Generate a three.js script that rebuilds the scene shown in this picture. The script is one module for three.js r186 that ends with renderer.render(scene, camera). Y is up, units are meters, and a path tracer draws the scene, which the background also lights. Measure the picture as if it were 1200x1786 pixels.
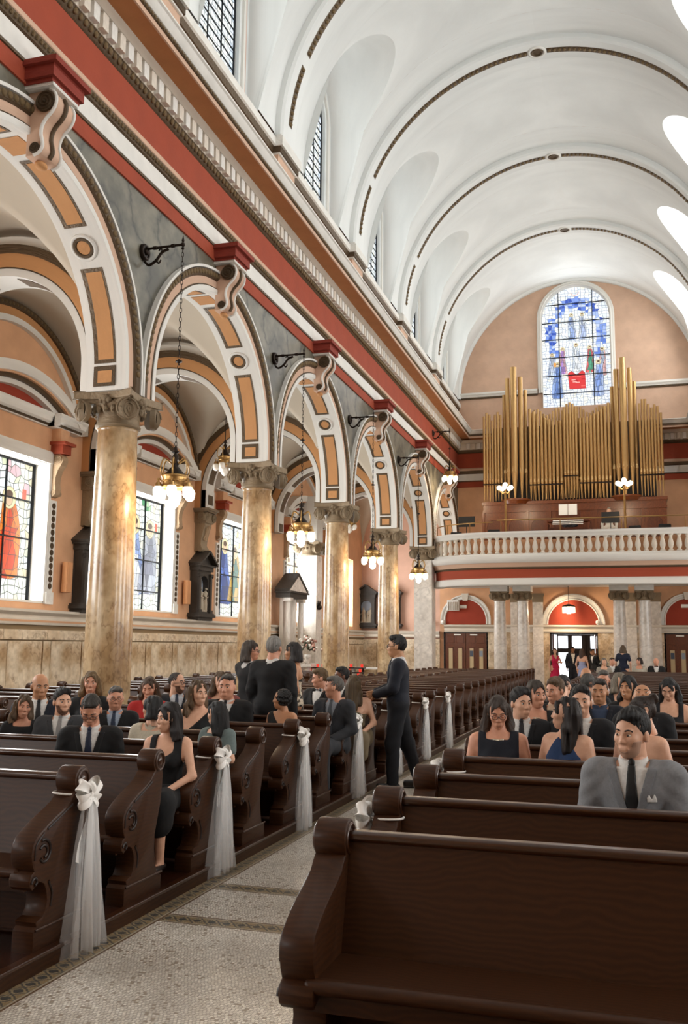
import * as THREE from 'three';
import { mergeGeometries, toCreasedNormals, mergeVertices } from 'three/addons/utils/BufferGeometryUtils.js';
import { RoundedBoxGeometry } from 'three/addons/geometries/RoundedBoxGeometry.js';
import { RectAreaLightUniformsLib } from 'three/addons/lights/RectAreaLightUniformsLib.js';

RectAreaLightUniformsLib.init();
const scene = new THREE.Scene();
const renderer = new THREE.WebGLRenderer({ antialias: true });
renderer.shadowMap.enabled = true;
renderer.toneMapping = THREE.LinearToneMapping;
renderer.toneMappingExposure = 1.3;

// ---------------------------------------------------------------- camera (a 33 mm lens held upright, turned a little off the nave axis)
const FOCAL = 1625, EYE = 1.65;
const camera = new THREE.PerspectiveCamera(2 * Math.atan(893 / FOCAL) * 180 / Math.PI, 1200 / 1786, 0.05, 200);
{
  const yaw = 16.95 * Math.PI / 180, pitch = 8.13 * Math.PI / 180, roll = 0.56 * Math.PI / 180;
  camera.position.set(0, EYE, 0);
  camera.rotation.set(pitch, yaw, 0, 'YXZ');
  camera.rotateZ(roll);
}
scene.add(camera);

// ---------------------------------------------------------------- daylight: an even bright sky outside the windows
scene.background = new THREE.Color(0.9, 0.95, 1.0);
const DAY = new THREE.Color(0.97, 1.0, 0.995);
const WARM = new THREE.Color(1.0, 0.76, 0.5);
const CLERESTORY_SUN = 11, CLERESTORY_SHADE = 1.7, AISLE_DAY = 10, WEST_DAY = 2.5;   // radiance of the glass towards the inside
const LAMP_POWER = 5;                                                                     // candela of one pendant

// ---------------------------------------------------------------- plan of the church (metres)
const XA = -7.15, XF = -6.85, XB = -7.45;          // arcade: middle, nave face, aisle face
const XC = -1.82, RV = 4.95, YV = 12.26;           // vault: middle, radius, springing
const BAY = 5.46, ZE = -39.2, ZS = 9.91;
const colZ = k => -11.93 - BAY * k;                // k = 0 is the first column in view
const bayZ = b => -9.2 - BAY * b;
const XO = -11.1;                                  // outer wall of the aisle
const YCAP = 5.26, YSPR = 5.5, RARCH = 2.3;
const FLOOR = -0.07, PLAT = 0.02;
const MIR = x => 2 * XC - x;

// ---------------------------------------------------------------- helpers
const PI = Math.PI, sin = Math.sin, cos = Math.cos, sqrt = Math.sqrt, abs = Math.abs, min = Math.min, max = Math.max;
const V = (x, y, z) => new THREE.Vector3(x, y, z);
const lerp = (a, b, t) => a + (b - a) * t;
const clamp = (x, a, b) => x < a ? a : x > b ? b : x;
const sstep = (a, b, x) => { const t = clamp((x - a) / (b - a), 0, 1); return t * t * (3 - 2 * t); };
function RNG(seed) { let a = seed >>> 0; return () => { a = a + 0x6D2B79F5 | 0; let t = Math.imul(a ^ a >>> 15, 1 | a); t = t + Math.imul(t ^ t >>> 7, 61 | t) ^ t; return ((t ^ t >>> 14) >>> 0) / 4294967296; }; }
const used = {};
function numbered(n) { const c = used[n] || 0; used[n] = c + 1; return c ? n + '_' + String(c).padStart(3, '0') : n; }
const ORD = ['first', 'second', 'third', 'fourth', 'fifth', 'sixth', 'seventh', 'eighth', 'ninth', 'tenth', 'eleventh', 'twelfth', 'thirteenth', 'fourteenth'];

function thing(name, label, category, pos = [0, 0, 0], turn = 0, group, kind) {
  const o = new THREE.Group(); o.name = numbered(name); scene.add(o);
  o.position.set(...pos); o.rotation.y = turn;
  o.userData = { label, category };
  if (group) o.userData.group = group;
  if (kind) o.userData.kind = kind;
  return o;
}
const struct = (name, label, category) => thing(name, label, category, [0, 0, 0], 0, null, 'structure');
function part(name, geo, m, parent, label, kind) {
  const o = new THREE.Mesh(geo, m); o.name = name; o.castShadow = o.receiveShadow = true;
  if (label) o.userData.label = label;
  if (kind) o.userData.kind = kind;
  parent.add(o); return o;
}
function sub(name, parent) { const o = new THREE.Group(); o.name = name; parent.add(o); return o; }
function merge(list) {
  const gs = list.map(g => { const h = g.index ? g.toNonIndexed() : g; for (const k of Object.keys(h.attributes)) if (!['position', 'normal', 'uv'].includes(k)) h.deleteAttribute(k); if (!h.attributes.uv) h.setAttribute('uv', new THREE.BufferAttribute(new Float32Array(h.attributes.position.count * 2), 2)); if (!h.attributes.normal) h.computeVertexNormals(); return h; });
  return gs.length === 1 ? gs[0] : mergeGeometries(gs);
}
const box = (w, h, d, x = 0, y = 0, z = 0) => new THREE.BoxGeometry(w, h, d).translate(x, y, z);
const rbox = (w, h, d, r, x = 0, y = 0, z = 0, s = 2) => new RoundedBoxGeometry(w, h, d, s, r).translate(x, y, z);
const cyl = (r0, r1, h, x = 0, y = 0, z = 0, n = 16) => new THREE.CylinderGeometry(r0, r1, h, n).translate(x, y, z);
const ball = (r, x = 0, y = 0, z = 0, n = 12, sx = 1, sy = 1, sz = 1) => new THREE.SphereGeometry(r, n, max(5, n >> 1)).scale(sx, sy, sz).translate(x, y, z);
const torus = (R, r, n = 24, m = 8, arc = 2 * PI) => new THREE.TorusGeometry(R, r, m, n, arc);
const lathe = (pts, n = 24) => new THREE.LatheGeometry(pts.map(p => new THREE.Vector2(p[0], p[1])), n);
const tube = (pts, r, n = 24, m = 6, closed = false) => new THREE.TubeGeometry(new THREE.CatmullRomCurve3(pts.map(p => V(...p)), closed), n, r, m, closed);
function shapeOf(pts) { const s = new THREE.Shape(); pts.forEach((p, i) => i ? s.lineTo(p[0], p[1]) : s.moveTo(p[0], p[1])); return s; }
const extr = (shape, d, bevel = 0, seg = 12) => new THREE.ExtrudeGeometry(shape, { depth: d, bevelEnabled: bevel > 0, bevelThickness: bevel, bevelSize: bevel, bevelOffset: -bevel, bevelSegments: 2, curveSegments: seg });
function flipWind(g) { const h = g.index ? g.toNonIndexed() : g; for (const k of Object.keys(h.attributes)) { const a = h.attributes[k], n = a.itemSize, d = a.array; for (let i = 0; i < a.count; i += 3) for (let j = 0; j < n; j++) { const t = d[(i + 1) * n + j]; d[(i + 1) * n + j] = d[(i + 2) * n + j]; d[(i + 2) * n + j] = t; } } return h; }
const mirrorX = g => flipWind(g.scale(-1, 1, 1)).translate(2 * XC, 0, 0);
// a shape drawn in (z, y) and given thickness along +x from x0
const extrX = (shape, x0, d, bevel = 0, seg = 16) => flipWind(extr(shape, d, bevel, seg).applyMatrix4(new THREE.Matrix4().set(0, 0, 1, x0, 0, 1, 0, 0, 1, 0, 0, 0, 0, 0, 0, 1)));
// surface over a grid of parameters
function surf(nu, nv, fn, crease = 0) {
  const p = [], uv = [], ix = [];
  for (let j = 0; j <= nv; j++) for (let i = 0; i <= nu; i++) { p.push(...fn(i / nu, j / nv)); uv.push(i / nu, j / nv); }
  const w = nu + 1;
  for (let j = 0; j < nv; j++) for (let i = 0; i < nu; i++) { const a = j * w + i; ix.push(a, a + 1, a + w, a + 1, a + w + 1, a + w); }
  const g = new THREE.BufferGeometry();
  g.setAttribute('position', new THREE.Float32BufferAttribute(p, 3)); g.setAttribute('uv', new THREE.Float32BufferAttribute(uv, 2)); g.setIndex(ix);
  g.computeVertexNormals();
  return crease ? toCreasedNormals(g, crease) : g;
}
// profile [[d, y] ...] swept along a list of frames fn(i) -> (d, y) => [x, y, z]
function sweep(profile, n, at, crease = 0.6, closed = false) {
  const pr = closed ? [...profile, profile[0]] : profile, m = pr.length - 1;
  return surf(m, n, (u, v) => at(Math.round(v * n), pr[Math.round(u * m)]), crease);
}
const runZ = (profile, x0, z0, z1) => sweep(profile, 1, (i, p) => [x0 + p[0], p[1], i ? z1 : z0], 0.5);
const runX = (profile, z0, x0, x1) => sweep(profile, 1, (i, p) => [i ? x1 : x0, p[1], z0 + p[0]], 0.5);
// arch path: profile [[t, r] ...], t = offset out of the arch's plane, r = radius. plane 'zy' (t along x) or 'xy' (t along z)
function arch(profile, o) {
  const { c, y, stilt = 0, a0 = 0, a1 = PI, n = 40, plane = 'zy', t0 = 0, closed = false, ry = 1, crease = 0.6 } = o;
  const fr = [];
  if (stilt) fr.push([a0, -stilt]);
  for (let i = 0; i <= n; i++) fr.push([lerp(a0, a1, i / n), 0]);
  if (stilt) fr.push([a1, -stilt]);
  return sweep(profile, fr.length - 1, (i, p) => {
    const [a, dy] = fr[i], h = c + p[1] * cos(a), v = y + dy + p[1] * sin(a) * ry;
    return plane === 'zy' ? [t0 + p[0], v, h] : [h, v, t0 + p[0]];
  }, crease, closed);
}
const bandP = (t0, t1, r0, r1) => [[t0, r0], [t1, r0], [t1, r1], [t0, r1]];
// texture coordinates in metres from the direction each face looks
function uvBox(g, s = 1) {
  const h = g.index ? g.toNonIndexed() : g; if (!h.attributes.normal) h.computeVertexNormals();
  const p = h.attributes.position, uv = new Float32Array(p.count * 2), a = V(), b = V(), c = V();
  for (let i = 0; i < p.count; i += 3) {
    a.fromBufferAttribute(p, i); b.fromBufferAttribute(p, i + 1); c.fromBufferAttribute(p, i + 2);
    const n = b.clone().sub(a).cross(c.clone().sub(a)), X = abs(n.x), Y = abs(n.y), Z = abs(n.z);
    for (let k = 0; k < 3; k++) {
      const x = p.getX(i + k), y = p.getY(i + k), z = p.getZ(i + k);
      const [u, v] = X >= Y && X >= Z ? [z, y] : Y >= Z ? [x, z] : [x, y];
      uv[2 * (i + k)] = u * s; uv[2 * (i + k) + 1] = v * s;
    }
  }
  h.setAttribute('uv', new THREE.BufferAttribute(uv, 2)); return h;
}
// eggs or beads set along a run, joined into one moulding
const eggUnit = new THREE.IcosahedronGeometry(1, 0), eggUnit2 = new THREE.SphereGeometry(1, 8, 6);
function eggs(list, fine) { return merge(list.map(([x, y, z, sx, sy, sz]) => (fine ? eggUnit2 : eggUnit).clone().scale(sx, sy, sz).translate(x, y, z))); }
// ---------------------------------------------------------------- materials
function noise2(seed, n) { // tileable value noise lattice n x n
  const r = RNG(seed), a = new Float32Array(n * n).map(() => r());
  return (x, y) => {
    const xi = Math.floor(x), yi = Math.floor(y), fx = x - xi, fy = y - yi, u = fx * fx * (3 - 2 * fx), v = fy * fy * (3 - 2 * fy);
    const g = (i, j) => a[((j % n + n) % n) * n + (i % n + n) % n];
    return lerp(lerp(g(xi, yi), g(xi + 1, yi), u), lerp(g(xi, yi + 1), g(xi + 1, yi + 1), u), v);
  };
}
function fbmT(seed, n0, oct) { // tileable over the unit square
  const ls = []; for (let i = 0; i < oct; i++) ls.push(noise2(seed + i * 17, n0 << i));
  return (u, v) => { let s = 0, a = 0.5, t = 0; for (let i = 0; i < oct; i++) { const k = n0 << i; s += a * ls[i](u * k, v * k); t += a; a *= 0.55; } return s / t; };
}
function tex(w, h, fn, srgb = true) {
  const d = new Uint8Array(w * h * 4);
  for (let y = 0; y < h; y++) for (let x = 0; x < w; x++) { const c = fn((x + .5) / w, (y + .5) / h), i = 4 * (y * w + x); d[i] = clamp(c[0], 0, 255); d[i + 1] = clamp(c[1], 0, 255); d[i + 2] = clamp(c[2], 0, 255); d[i + 3] = 255; }
  const t = new THREE.DataTexture(d, w, h); t.wrapS = t.wrapT = THREE.RepeatWrapping; t.magFilter = THREE.LinearFilter; t.minFilter = THREE.LinearMipmapLinearFilter; t.generateMipmaps = true;
  if (srgb) t.colorSpace = THREE.SRGBColorSpace; t.needsUpdate = true; return t;
}
const rep = (t, a, b = a) => { const c = t.clone(); c.repeat.set(a, b); c.needsUpdate = true; return c; };
const mixc = (a, b, t) => [lerp(a[0], b[0], t), lerp(a[1], b[1], t), lerp(a[2], b[2], t)];
const S = (color, roughness = 0.8, o = {}) => new THREE.MeshStandardMaterial({ color, roughness, ...o });
const P = (color, roughness = 0.8, o = {}) => new THREE.MeshPhysicalMaterial({ color, roughness, ...o });

function marbleTex(seed, base, vein, vein2, strength) {
  const f = fbmT(seed, 3, 5), g = fbmT(seed + 50, 4, 5), h = fbmT(seed + 90, 3, 4), fine = fbmT(seed + 130, 24, 3);
  return tex(512, 512, (u, v) => {
    const k = h(u, v), w = g(u, v), du = .1 * (k - .5), q = f((u + du + 1) % 1, (v + .12 * (w - .5) + 1) % 1), e = fine((u + v * 0 + 1) % 1, v);
    const line = Math.pow(1 - abs(2 * q - 1), 26) * sstep(.44, .6, w), line2 = Math.pow(1 - abs(2 * w - 1), 34) * sstep(.4, .56, k);
    let c = mixc(base, vein, clamp((sstep(.38, .68, k) * .7 + sstep(.45, .75, q) * .55) * strength, 0, 1));
    c = mixc(c, vein2, clamp(line * .42 + line2 * .34, 0, .5));
    const n = (w - .5) * 50 + (e - .5) * 44; return [c[0] + n, c[1] + n, c[2] + n];
  });
}
const tMarble = marbleTex(11, [224, 208, 183], [170, 138, 100], [92, 66, 44], .85);
const tMarbleP = marbleTex(31, [222, 214, 204], [190, 178, 164], [150, 140, 130], .7);
const tGrey = (() => { const f = fbmT(71, 4, 6), g = fbmT(77, 3, 5); return tex(512, 512, (u, v) => { const a = f(u, v), b = g(u, v); let c = mixc([92, 94, 92], [142, 143, 138], sstep(.3, .75, a)); c = mixc(c, [60, 62, 62], Math.pow(1 - abs(2 * b - 1), 12) * .8); return c; }); })();
const tWood = (() => { const f = fbmT(131, 4, 5), g = fbmT(137, 8, 4); return tex(512, 512, (u, v) => {
  const w = f(u, v * 1) * 3 + f((u * 2) % 1, v) * .6, ring = .5 + .5 * sin((v * 30 + w * 1.4) * 2 * PI), fine = g((u * 1) % 1, (v * 8) % 1);
  let c = mixc([50, 27, 12], [70, 40, 18], clamp(ring * .55 + fine * .5, 0, 1)); c = mixc(c, [32, 17, 8], Math.pow(fine, 4) * .7); return c; }); })();
const tWood2 = (() => { const f = fbmT(141, 4, 5), g = fbmT(147, 8, 4); return tex(256, 256, (u, v) => { const w = f(u, v) * 3, ring = .5 + .5 * sin((u * 14 + w * 3) * 2 * PI), fine = g((u * 6) % 1, v); let c = mixc([112, 62, 30], [158, 94, 50], clamp(ring * .5 + fine * .5, 0, 1)); return mixc(c, [74, 40, 20], Math.pow(fine, 4) * .6); }); })();
const tPlaster = (() => { const f = fbmT(171, 6, 6); return tex(512, 512, (u, v) => { const a = f(u, v) * 255; return [a, a, a]; }, false); })();
const tPlasterC = (() => { const f = fbmT(175, 3, 6); return tex(256, 256, (u, v) => { const a = 243 + (f(u, v) - .5) * 26; return [a, a, a]; }); })();
const tMosaic = (() => { // small hand-set tesserae in wavering rows
  const r = RNG(5), N = 46, tone = new Float32Array(N * N).map(() => r()), jit = new Float32Array(N * N).map(() => r() - .5), f = fbmT(191, 3, 4);
  return tex(1024, 1024, (u, v) => {
    const yy = v * N, row = Math.floor(yy) % N, xx = u * N + (row % 2) * .5 + jit[row] * .5, col = ((Math.floor(xx) % N) + N) % N, t = tone[row * N + col];
    const fx = xx - Math.floor(xx), fy = yy - Math.floor(yy), j = jit[row * N + col] * .08, gap = fx < .09 + j || fx > .93 + j || fy < .10 || fy > .92;
    const dirt = f(u, v); let c = mixc([206, 196, 182], [246, 239, 228], t); c = mixc(c, [150, 132, 112], t < .06 ? .8 : 0);
    if (gap) c = [140, 129, 116]; return mixc(c, [150, 140, 128], sstep(.45, .8, dirt) * .35); });
})();
const tMosaicB = (() => { const r = RNG(6), N = 46, j = new Float32Array(N * N).map(() => r()); return tex(512, 512, (u, v) => { const xx = u * N, yy = v * N, fx = xx % 1, fy = yy % 1; const a = fx < .1 || fx > .92 || fy < .1 || fy > .92 ? 40 : 180 + 60 * j[(yy | 0) * N + (xx | 0)]; return [a, a, a]; }, false); })();
const tBorder = (() => { // twisted ribbon of dark slate diamonds between ochre and white rows, runs along u
  const r = RNG(9), cell = new Float32Array(4096).map(() => r());
  return tex(256, 256, (u, v) => {
    const n = 24, cx = Math.floor(u * n), cy = Math.floor(v * n), t = cell[(cy * n + cx) % 4096], gx = u * n % 1, gy = v * n % 1;
    const x = (cx + .5) / n, y = (cy + .5) / n; let c;
    if (y < .10 || y > .90) c = [118, 84, 54]; else if (y < .16 || y > .84) c = [196, 184, 160];
    else { const d = abs(((x * 2) % 1) - .5) * 2, e = abs(y - .5) / .34; c = d + e < .62 ? [70, 72, 70] : d + e < .9 ? [182, 160, 122] : d + e < 1.2 ? [92, 90, 84] : [176, 150, 108]; }
    c = mixc(c, [c[0] * .75, c[1] * .75, c[2] * .75], t * .6); if (gx < .12 || gy < .12) c = [104, 94, 82]; return c; });
})();
const bumpP = rep(tPlaster, 1.3);
const paint = (color, o = {}) => S(color, .82, { map: tPlasterC, bumpMap: bumpP, bumpScale: .004, ...o });
const M = {
  white: paint('#e9e6df'), cream: paint('#e2d8c9'), vault: paint('#e9ebe9'),
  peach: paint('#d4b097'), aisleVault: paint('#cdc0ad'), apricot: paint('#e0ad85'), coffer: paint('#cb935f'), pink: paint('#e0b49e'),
  red: paint('#a24428'), darkred: paint('#8e3424'), orange: paint('#bb7c4b'), lunetteRed: paint('#a03a22'),
  grey: S('#e0d5c0', .42, { map: rep(tGrey, .45) }),
  bronze: S('#57452f', .45, { metalness: .35, bumpMap: rep(tPlaster, 6), bumpScale: .01 }),
  bronzeLight: S('#7b6544', .45, { metalness: .35, bumpMap: rep(tPlaster, 6), bumpScale: .01 }),
  capital: S('#8d7a60', .55, { metalness: .15, bumpMap: rep(tPlaster, 5), bumpScale: .012 }),
  stoneScroll: S('#a98d6e', .7, { bumpMap: rep(tPlaster, 5), bumpScale: .01 }),
  marble: P('#dccfbb', .24, { map: rep(tMarble, .8, .5), clearcoat: .3, clearcoatRoughness: .12 }),
  marblePanel: P('#ffffff', .3, { map: rep(tMarble, .55), clearcoat: .2, clearcoatRoughness: .2 }),
  marblePale: P('#ffffff', .3, { map: rep(tMarbleP, .5), clearcoat: .2, clearcoatRoughness: .2 }),
  groove: S('#8b7556', .7),
  wood: P('#ffffff', .46, { map: rep(tWood, .7, 1.3), specularIntensity: .45, clearcoat: .1, clearcoatRoughness: .22 }),
  woodRail: P('#fff0dd', .3, { map: rep(tWood, .7, 1.6), clearcoat: .45, clearcoatRoughness: .14 }),
  woodOrgan: P('#e6cda6', .3, { map: rep(tWood2, .6), clearcoat: .4, clearcoatRoughness: .2 }),
  woodDoor: P('#c2a585', .34, { map: rep(tWood2, .6), clearcoat: .3, clearcoatRoughness: .2 }),
  carve: P('#8a6f58', .4, { map: rep(tWood, .7, 1.6) }),
  woodFloor: P('#c9a88c', .35, { map: rep(tWood, .4, 1.2) }),
  mosaic: P('#ffffff', .34, { map: rep(tMosaic, 1.15), bumpMap: rep(tMosaicB, 1.15), bumpScale: .0012, clearcoat: .25, clearcoatRoughness: .22 }),
  border: P('#ffffff', .36, { map: tBorder, clearcoat: .2, clearcoatRoughness: .25 }),
  stoneFloor: S('#9a8b7a', .45, { map: tPlasterC }),
  iron: S('#2b211a', .45, { metalness: .7 }), brass: S('#a88552', .3, { metalness: .85 }),
  lead: S('#1c1f24', .6, { metalness: .3 }), leadThin: S('#30343a', .6),
  shrine: S('#3a342e', .6, { map: tPlasterC, bumpMap: rep(tPlaster, 3), bumpScale: .006 }),
  shrineSky: S('#8e99a8', .8), relief: S('#bdb09c', .75, { map: tPlasterC }),
  gold: S('#b8935f', .4, { metalness: .6 }), goldDark: S('#8a6434', .35, { metalness: .8 }),
  black: S('#0d0d0f', .5), darkDoor: S('#241d1a', .5), paper: S('#f3f1ea', .8),
  speaker: paint('#d99c6c'), tan: paint('#caa27c'),
  globe: S('#fff6e6', .5, { emissive: new THREE.Color(1, .86, .64), emissiveIntensity: 5 }),
  globeOff: P('#efe9df', .3, {}),
  tulle: P('#ffffff', .9, { transparent: true, opacity: .2, side: THREE.DoubleSide }),
  tulleDense: P('#ffffff', .9, { transparent: true, opacity: .42, side: THREE.DoubleSide }),
  satin: P('#f4f1ec', .5, { sheen: .5, sheenRoughness: .5, side: THREE.DoubleSide }),
  day: S('#ffffff', .5, { emissive: new THREE.Color(.85, .92, 1), emissiveIntensity: 3 }),
};
M.spandrel = M.grey;

// stained glass, painted on the glass: figures in robes under an arch, in small leaded pieces
function glassTex(seed, w, h, o) {
  const c = document.createElement('canvas'); c.width = w; c.height = h; const g = c.getContext('2d'), r = RNG(seed);
  const white = o.white || ['#ffffff', '#f3f5f4', '#eef3f8', '#f8f4e8', '#e8eef0'];
  const pick = a => a[Math.floor(r() * a.length)];
  g.fillStyle = '#fbfcfc'; g.fillRect(0, 0, w, h);
  const n = o.cells || 14, m = Math.round(n * h / w), P0 = [];
  for (let j = 0; j <= m; j++) for (let i = 0; i <= n; i++) P0.push([(i + (i % n ? (r() - .5) * .7 : 0)) * w / n, (j + (j % m ? (r() - .5) * .7 : 0)) * h / m]);
  const at = (i, j) => P0[j * (n + 1) + i];
  const poly = (pts, fill, line, lw = 1) => { g.beginPath(); pts.forEach((p, i) => i ? g.lineTo(p[0], p[1]) : g.moveTo(p[0], p[1])); g.closePath(); if (fill) { g.fillStyle = fill; g.fill(); } if (line) { g.strokeStyle = line; g.lineWidth = lw; g.stroke(); } };
  for (let j = 0; j < m; j++) for (let i = 0; i < n; i++) {
    const x = (i + .5) / n, y = (j + .5) / m; let f = pick(white);
    for (const z of o.zones || []) if (z.in(x, y) && r() < (z.p ?? 1)) f = pick(z.c);
    poly([at(i, j), at(i + 1, j), at(i + 1, j + 1), at(i, j + 1)], f, o.line || '#5c646c', o.lw || 1.2);
  }
  const folds = (x0, y0, x1, y1, wd, col, k) => { for (let i = 0; i < k; i++) { const t = i / (k - 1) - .5, t2 = t + (r() - .5) * .15; g.strokeStyle = col; g.lineWidth = 1.4; g.beginPath(); g.moveTo(x0 * w + t * wd * w * .5, y0 * h); g.quadraticCurveTo((x0 + x1) / 2 * w + t2 * wd * w * 1.1, (y0 + y1) / 2 * h, x1 * w + t * wd * w, y1 * h); g.stroke(); } };
  const shade = (hex, k) => { const c = new THREE.Color(hex), q = c.clone(); q.r = clamp(c.r * k, 0, 1); q.g = clamp(c.g * k, 0, 1); q.b = clamp(c.b * k, 0, 1); return '#' + q.getHexString(); };
  for (const f of o.figures || []) { // robed figure: head with halo, mantle and robe pieced together from small leaded strips
    const [x, y, s, robe, robe2, face] = f, rows = 7, cols = 5, W = t => (.085 + .1 * Math.pow(t, .8)) * s, Yt = t => y + (.085 + .55 * t) * s, sway = t => .03 * s * sin(t * 4 + x * 9);
    for (let j = 0; j < rows; j++) for (let i = 0; i < cols; i++) {
      const t0 = j / rows, t1 = (j + 1) / rows, e = (q, t) => [(x + sway(t) + (q * 2 - 1) * W(t) + (q > 0 && q < 1 ? .03 * s * sin(q * 20 + t * 14) : 0)) * w, (Yt(t) + (q > 0 && q < 1 ? .035 * s * sin(q * 31 + t * 9) : 0)) * h];
      const m = abs(i + .5 - cols / 2) > 1.2 + .8 * sin(j * .9 + x * 7); poly([e(i / cols, t0), e((i + 1) / cols, t0), e((i + 1) / cols, t1), e(i / cols, t1)], shade(m ? robe2 : robe, .72 + r() * .6), '#343a44', 1.3);
    }
    folds(x, y + .12 * s, x, y + .6 * s, .3 * s, 'rgba(30,38,64,.5)', 8);
    g.fillStyle = '#f3e6b8'; g.strokeStyle = '#8f7440'; g.lineWidth = 2; g.beginPath(); g.ellipse(x * w, (y + .045 * s) * h, .085 * s * w, .085 * s * w, 0, 0, 7); g.fill(); g.stroke();
    g.fillStyle = face; g.strokeStyle = '#4a4038'; g.lineWidth = 1.5; g.beginPath(); g.ellipse(x * w, (y + .05 * s) * h, .046 * s * w, .06 * s * w, 0, 0, 7); g.fill(); g.stroke();
    g.fillStyle = '#5a4030'; g.beginPath(); g.ellipse(x * w, (y + .05 * s) * h - .035 * s * w, .046 * s * w, .028 * s * w, 0, 0, 7); g.fill();
  }
  if (o.extra) o.extra(g, w, h, r, poly, folds);
  const t = new THREE.CanvasTexture(c); t.colorSpace = THREE.SRGBColorSpace; t.wrapS = t.wrapT = THREE.ClampToEdgeWrapping; return t;
}
const ring = (cx, cy, rx, ry, t) => (x, y) => { const d = Math.hypot((x - cx) / rx, (y - cy) / ry); return d > 1 - t && d < 1 && y < cy + ry * .75; };
const tOrganGlass = glassTex(3, 512, 1024, {
  cells: 20, line: '#7a89ac', lw: 2.2,
  zones: [{ in: (x, y) => ring(.5, .42, .44, .34, .3)(x, y) && y < .6, c: ['#5f7fd8', '#7f9ce6', '#a9bdf2', '#3454b8', '#c8d4f6'], p: .88 }, { in: (x, y) => y > .56 && (x < .2 || x > .85), c: ['#f4f6fb', '#e6ecf8'], p: .6 }],
  figures: [[.44, .22, .34, '#9fb4e4', '#cdd8f2', '#e8dccc'], [.6, .22, .34, '#b2c0e4', '#e4eaf8', '#ecdfcf'], [.3, .5, .34, '#b48ad0', '#e3b0b8', '#e9cfb8'], [.7, .5, .34, '#57a884', '#dd6a68', '#e9cfb8'], [.5, .47, .36, '#f0f2f8', '#dfe6f4', '#e9cfb8'], [.14, .54, .34, '#dfe6f6', '#c3d0ee', '#e9cfb8'], [.88, .52, .36, '#cfd9f0', '#e8b4b0', '#e9cfb8'], [.22, .62, .46, '#6f8ed2', '#9db4e6', '#ecd7c2'], [.82, .62, .46, '#7f9ad8', '#b3c4ec', '#ecd7c2']],
  extra(g, w, h, r, poly) {
    poly([[.37 * w, .72 * h], [.42 * w, .7 * h], [.5 * w, .735 * h], [.58 * w, .7 * h], [.62 * w, .72 * h], [.63 * w, .85 * h], [.39 * w, .85 * h]], '#d8393c', '#6b2a3a', 2);
    for (let i = 0; i < 9; i++) { g.fillStyle = ['#f2b8b0', '#b01f2a', '#ee6a64'][i % 3]; g.fillRect((.4 + r() * .18) * w, (.72 + r() * .11) * h, .06 * w, .008 * h); }
    g.fillStyle = '#e9a050'; g.beginPath(); g.ellipse(.18 * w, .64 * h, .02 * w, .02 * h, 0, 0, 7); g.fill();
    g.strokeStyle = '#e6a7a0'; g.lineWidth = 4; g.beginPath(); g.arc(.5 * w, .04 * h, .06 * w, 0, PI); g.stroke();
  },
});
const sideGlass = [0, 1, 2].map(i => glassTex(20 + i, 512, 512, {
  cells: 18, line: '#4e554c', lw: 2.4,
  zones: [{ in: (x, y) => abs(Math.hypot((x - .5) / .46, (y - .36) / .34) - 1) < .09 && y < .4, c: [['#e6b8c2', '#d9e2c0', '#b7c7ea'], ['#4f9a6e', '#a8d1a4', '#dfe9cf'], ['#e6cf98', '#cfdcef', '#e9dcc2']][i], p: .8 },
    { in: (x, y) => x > .86 || x < .14, c: ['#efe2c4', '#f6efdc', '#e4e6d2', '#fbf6ea'], p: .7 }, { in: (x, y) => y > .82, c: ['#f2f4f2', '#dfe8de', '#eef0e6'], p: .8 }],
  figures: [[[.46, .2, 1, '#f2f4f8', '#5b83c9', '#e6c9a8'], [.72, .24, .92, '#e0451c', '#f08030', '#e2c4a4'], [.24, .24, .9, '#c9d6ea', '#3e63b4', '#e6c9a8']], [[.5, .2, 1, '#e8ecf4', '#8fa6d8', '#e6c9a8'], [.78, .22, .95, '#6d7288', '#a7adbd', '#e2c4a4'], [.22, .25, .9, '#b8453c', '#d8a25a', '#e6c9a8']], [[.45, .2, 1, '#27407e', '#4b6fc0', '#e6c9a8'], [.74, .24, .9, '#2f6e62', '#c2a05a', '#e2c4a4'], [.2, .26, .85, '#8fa8c9', '#d9e2ea', '#e6c9a8']]][i],
  extra(g, w, h, r, poly) { g.fillStyle = '#4a5f9e'; g.fillRect(.02 * w, .3 * h, .06 * w, .07 * h); g.fillStyle = '#d23c46'; g.fillRect(.03 * w, .33 * h, .04 * w, .025 * h); g.fillStyle = '#e3573c'; g.fillRect(.87 * w, .2 * h, .05 * w, .07 * h); },
}));
const clereGlass = [0, 1].map(i => glassTex(40 + i, 256, 512, {
  cells: 12, line: '#59636a', lw: 2,
  zones: [{ in: (x, y) => abs(x - .5) < .2 && y > .12 && y < .55, c: [['#3f63c4', '#9bb4e8', '#b9d29a', '#e9dfa0', '#5a79cf'], ['#d9b24a', '#8fb0e0', '#b5493c', '#b9d29a', '#efe3b4']][i], p: .55 }, { in: (x, y) => x > .9 || x < .1, c: ['#e3e8f4', '#d6e2f0'], p: .8 }],
}));
const glassMat = (t, k) => { const m = P('#9a9a9a', .35, { map: t, emissiveMap: t, emissive: DAY.clone(), emissiveIntensity: k, side: THREE.DoubleSide }); return m; };
M.glassOrgan = glassMat(tOrganGlass, .72);
M.glassSide = sideGlass.map(t => glassMat(t, .7));
M.glassClere = clereGlass.map(t => glassMat(t, .72));
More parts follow.
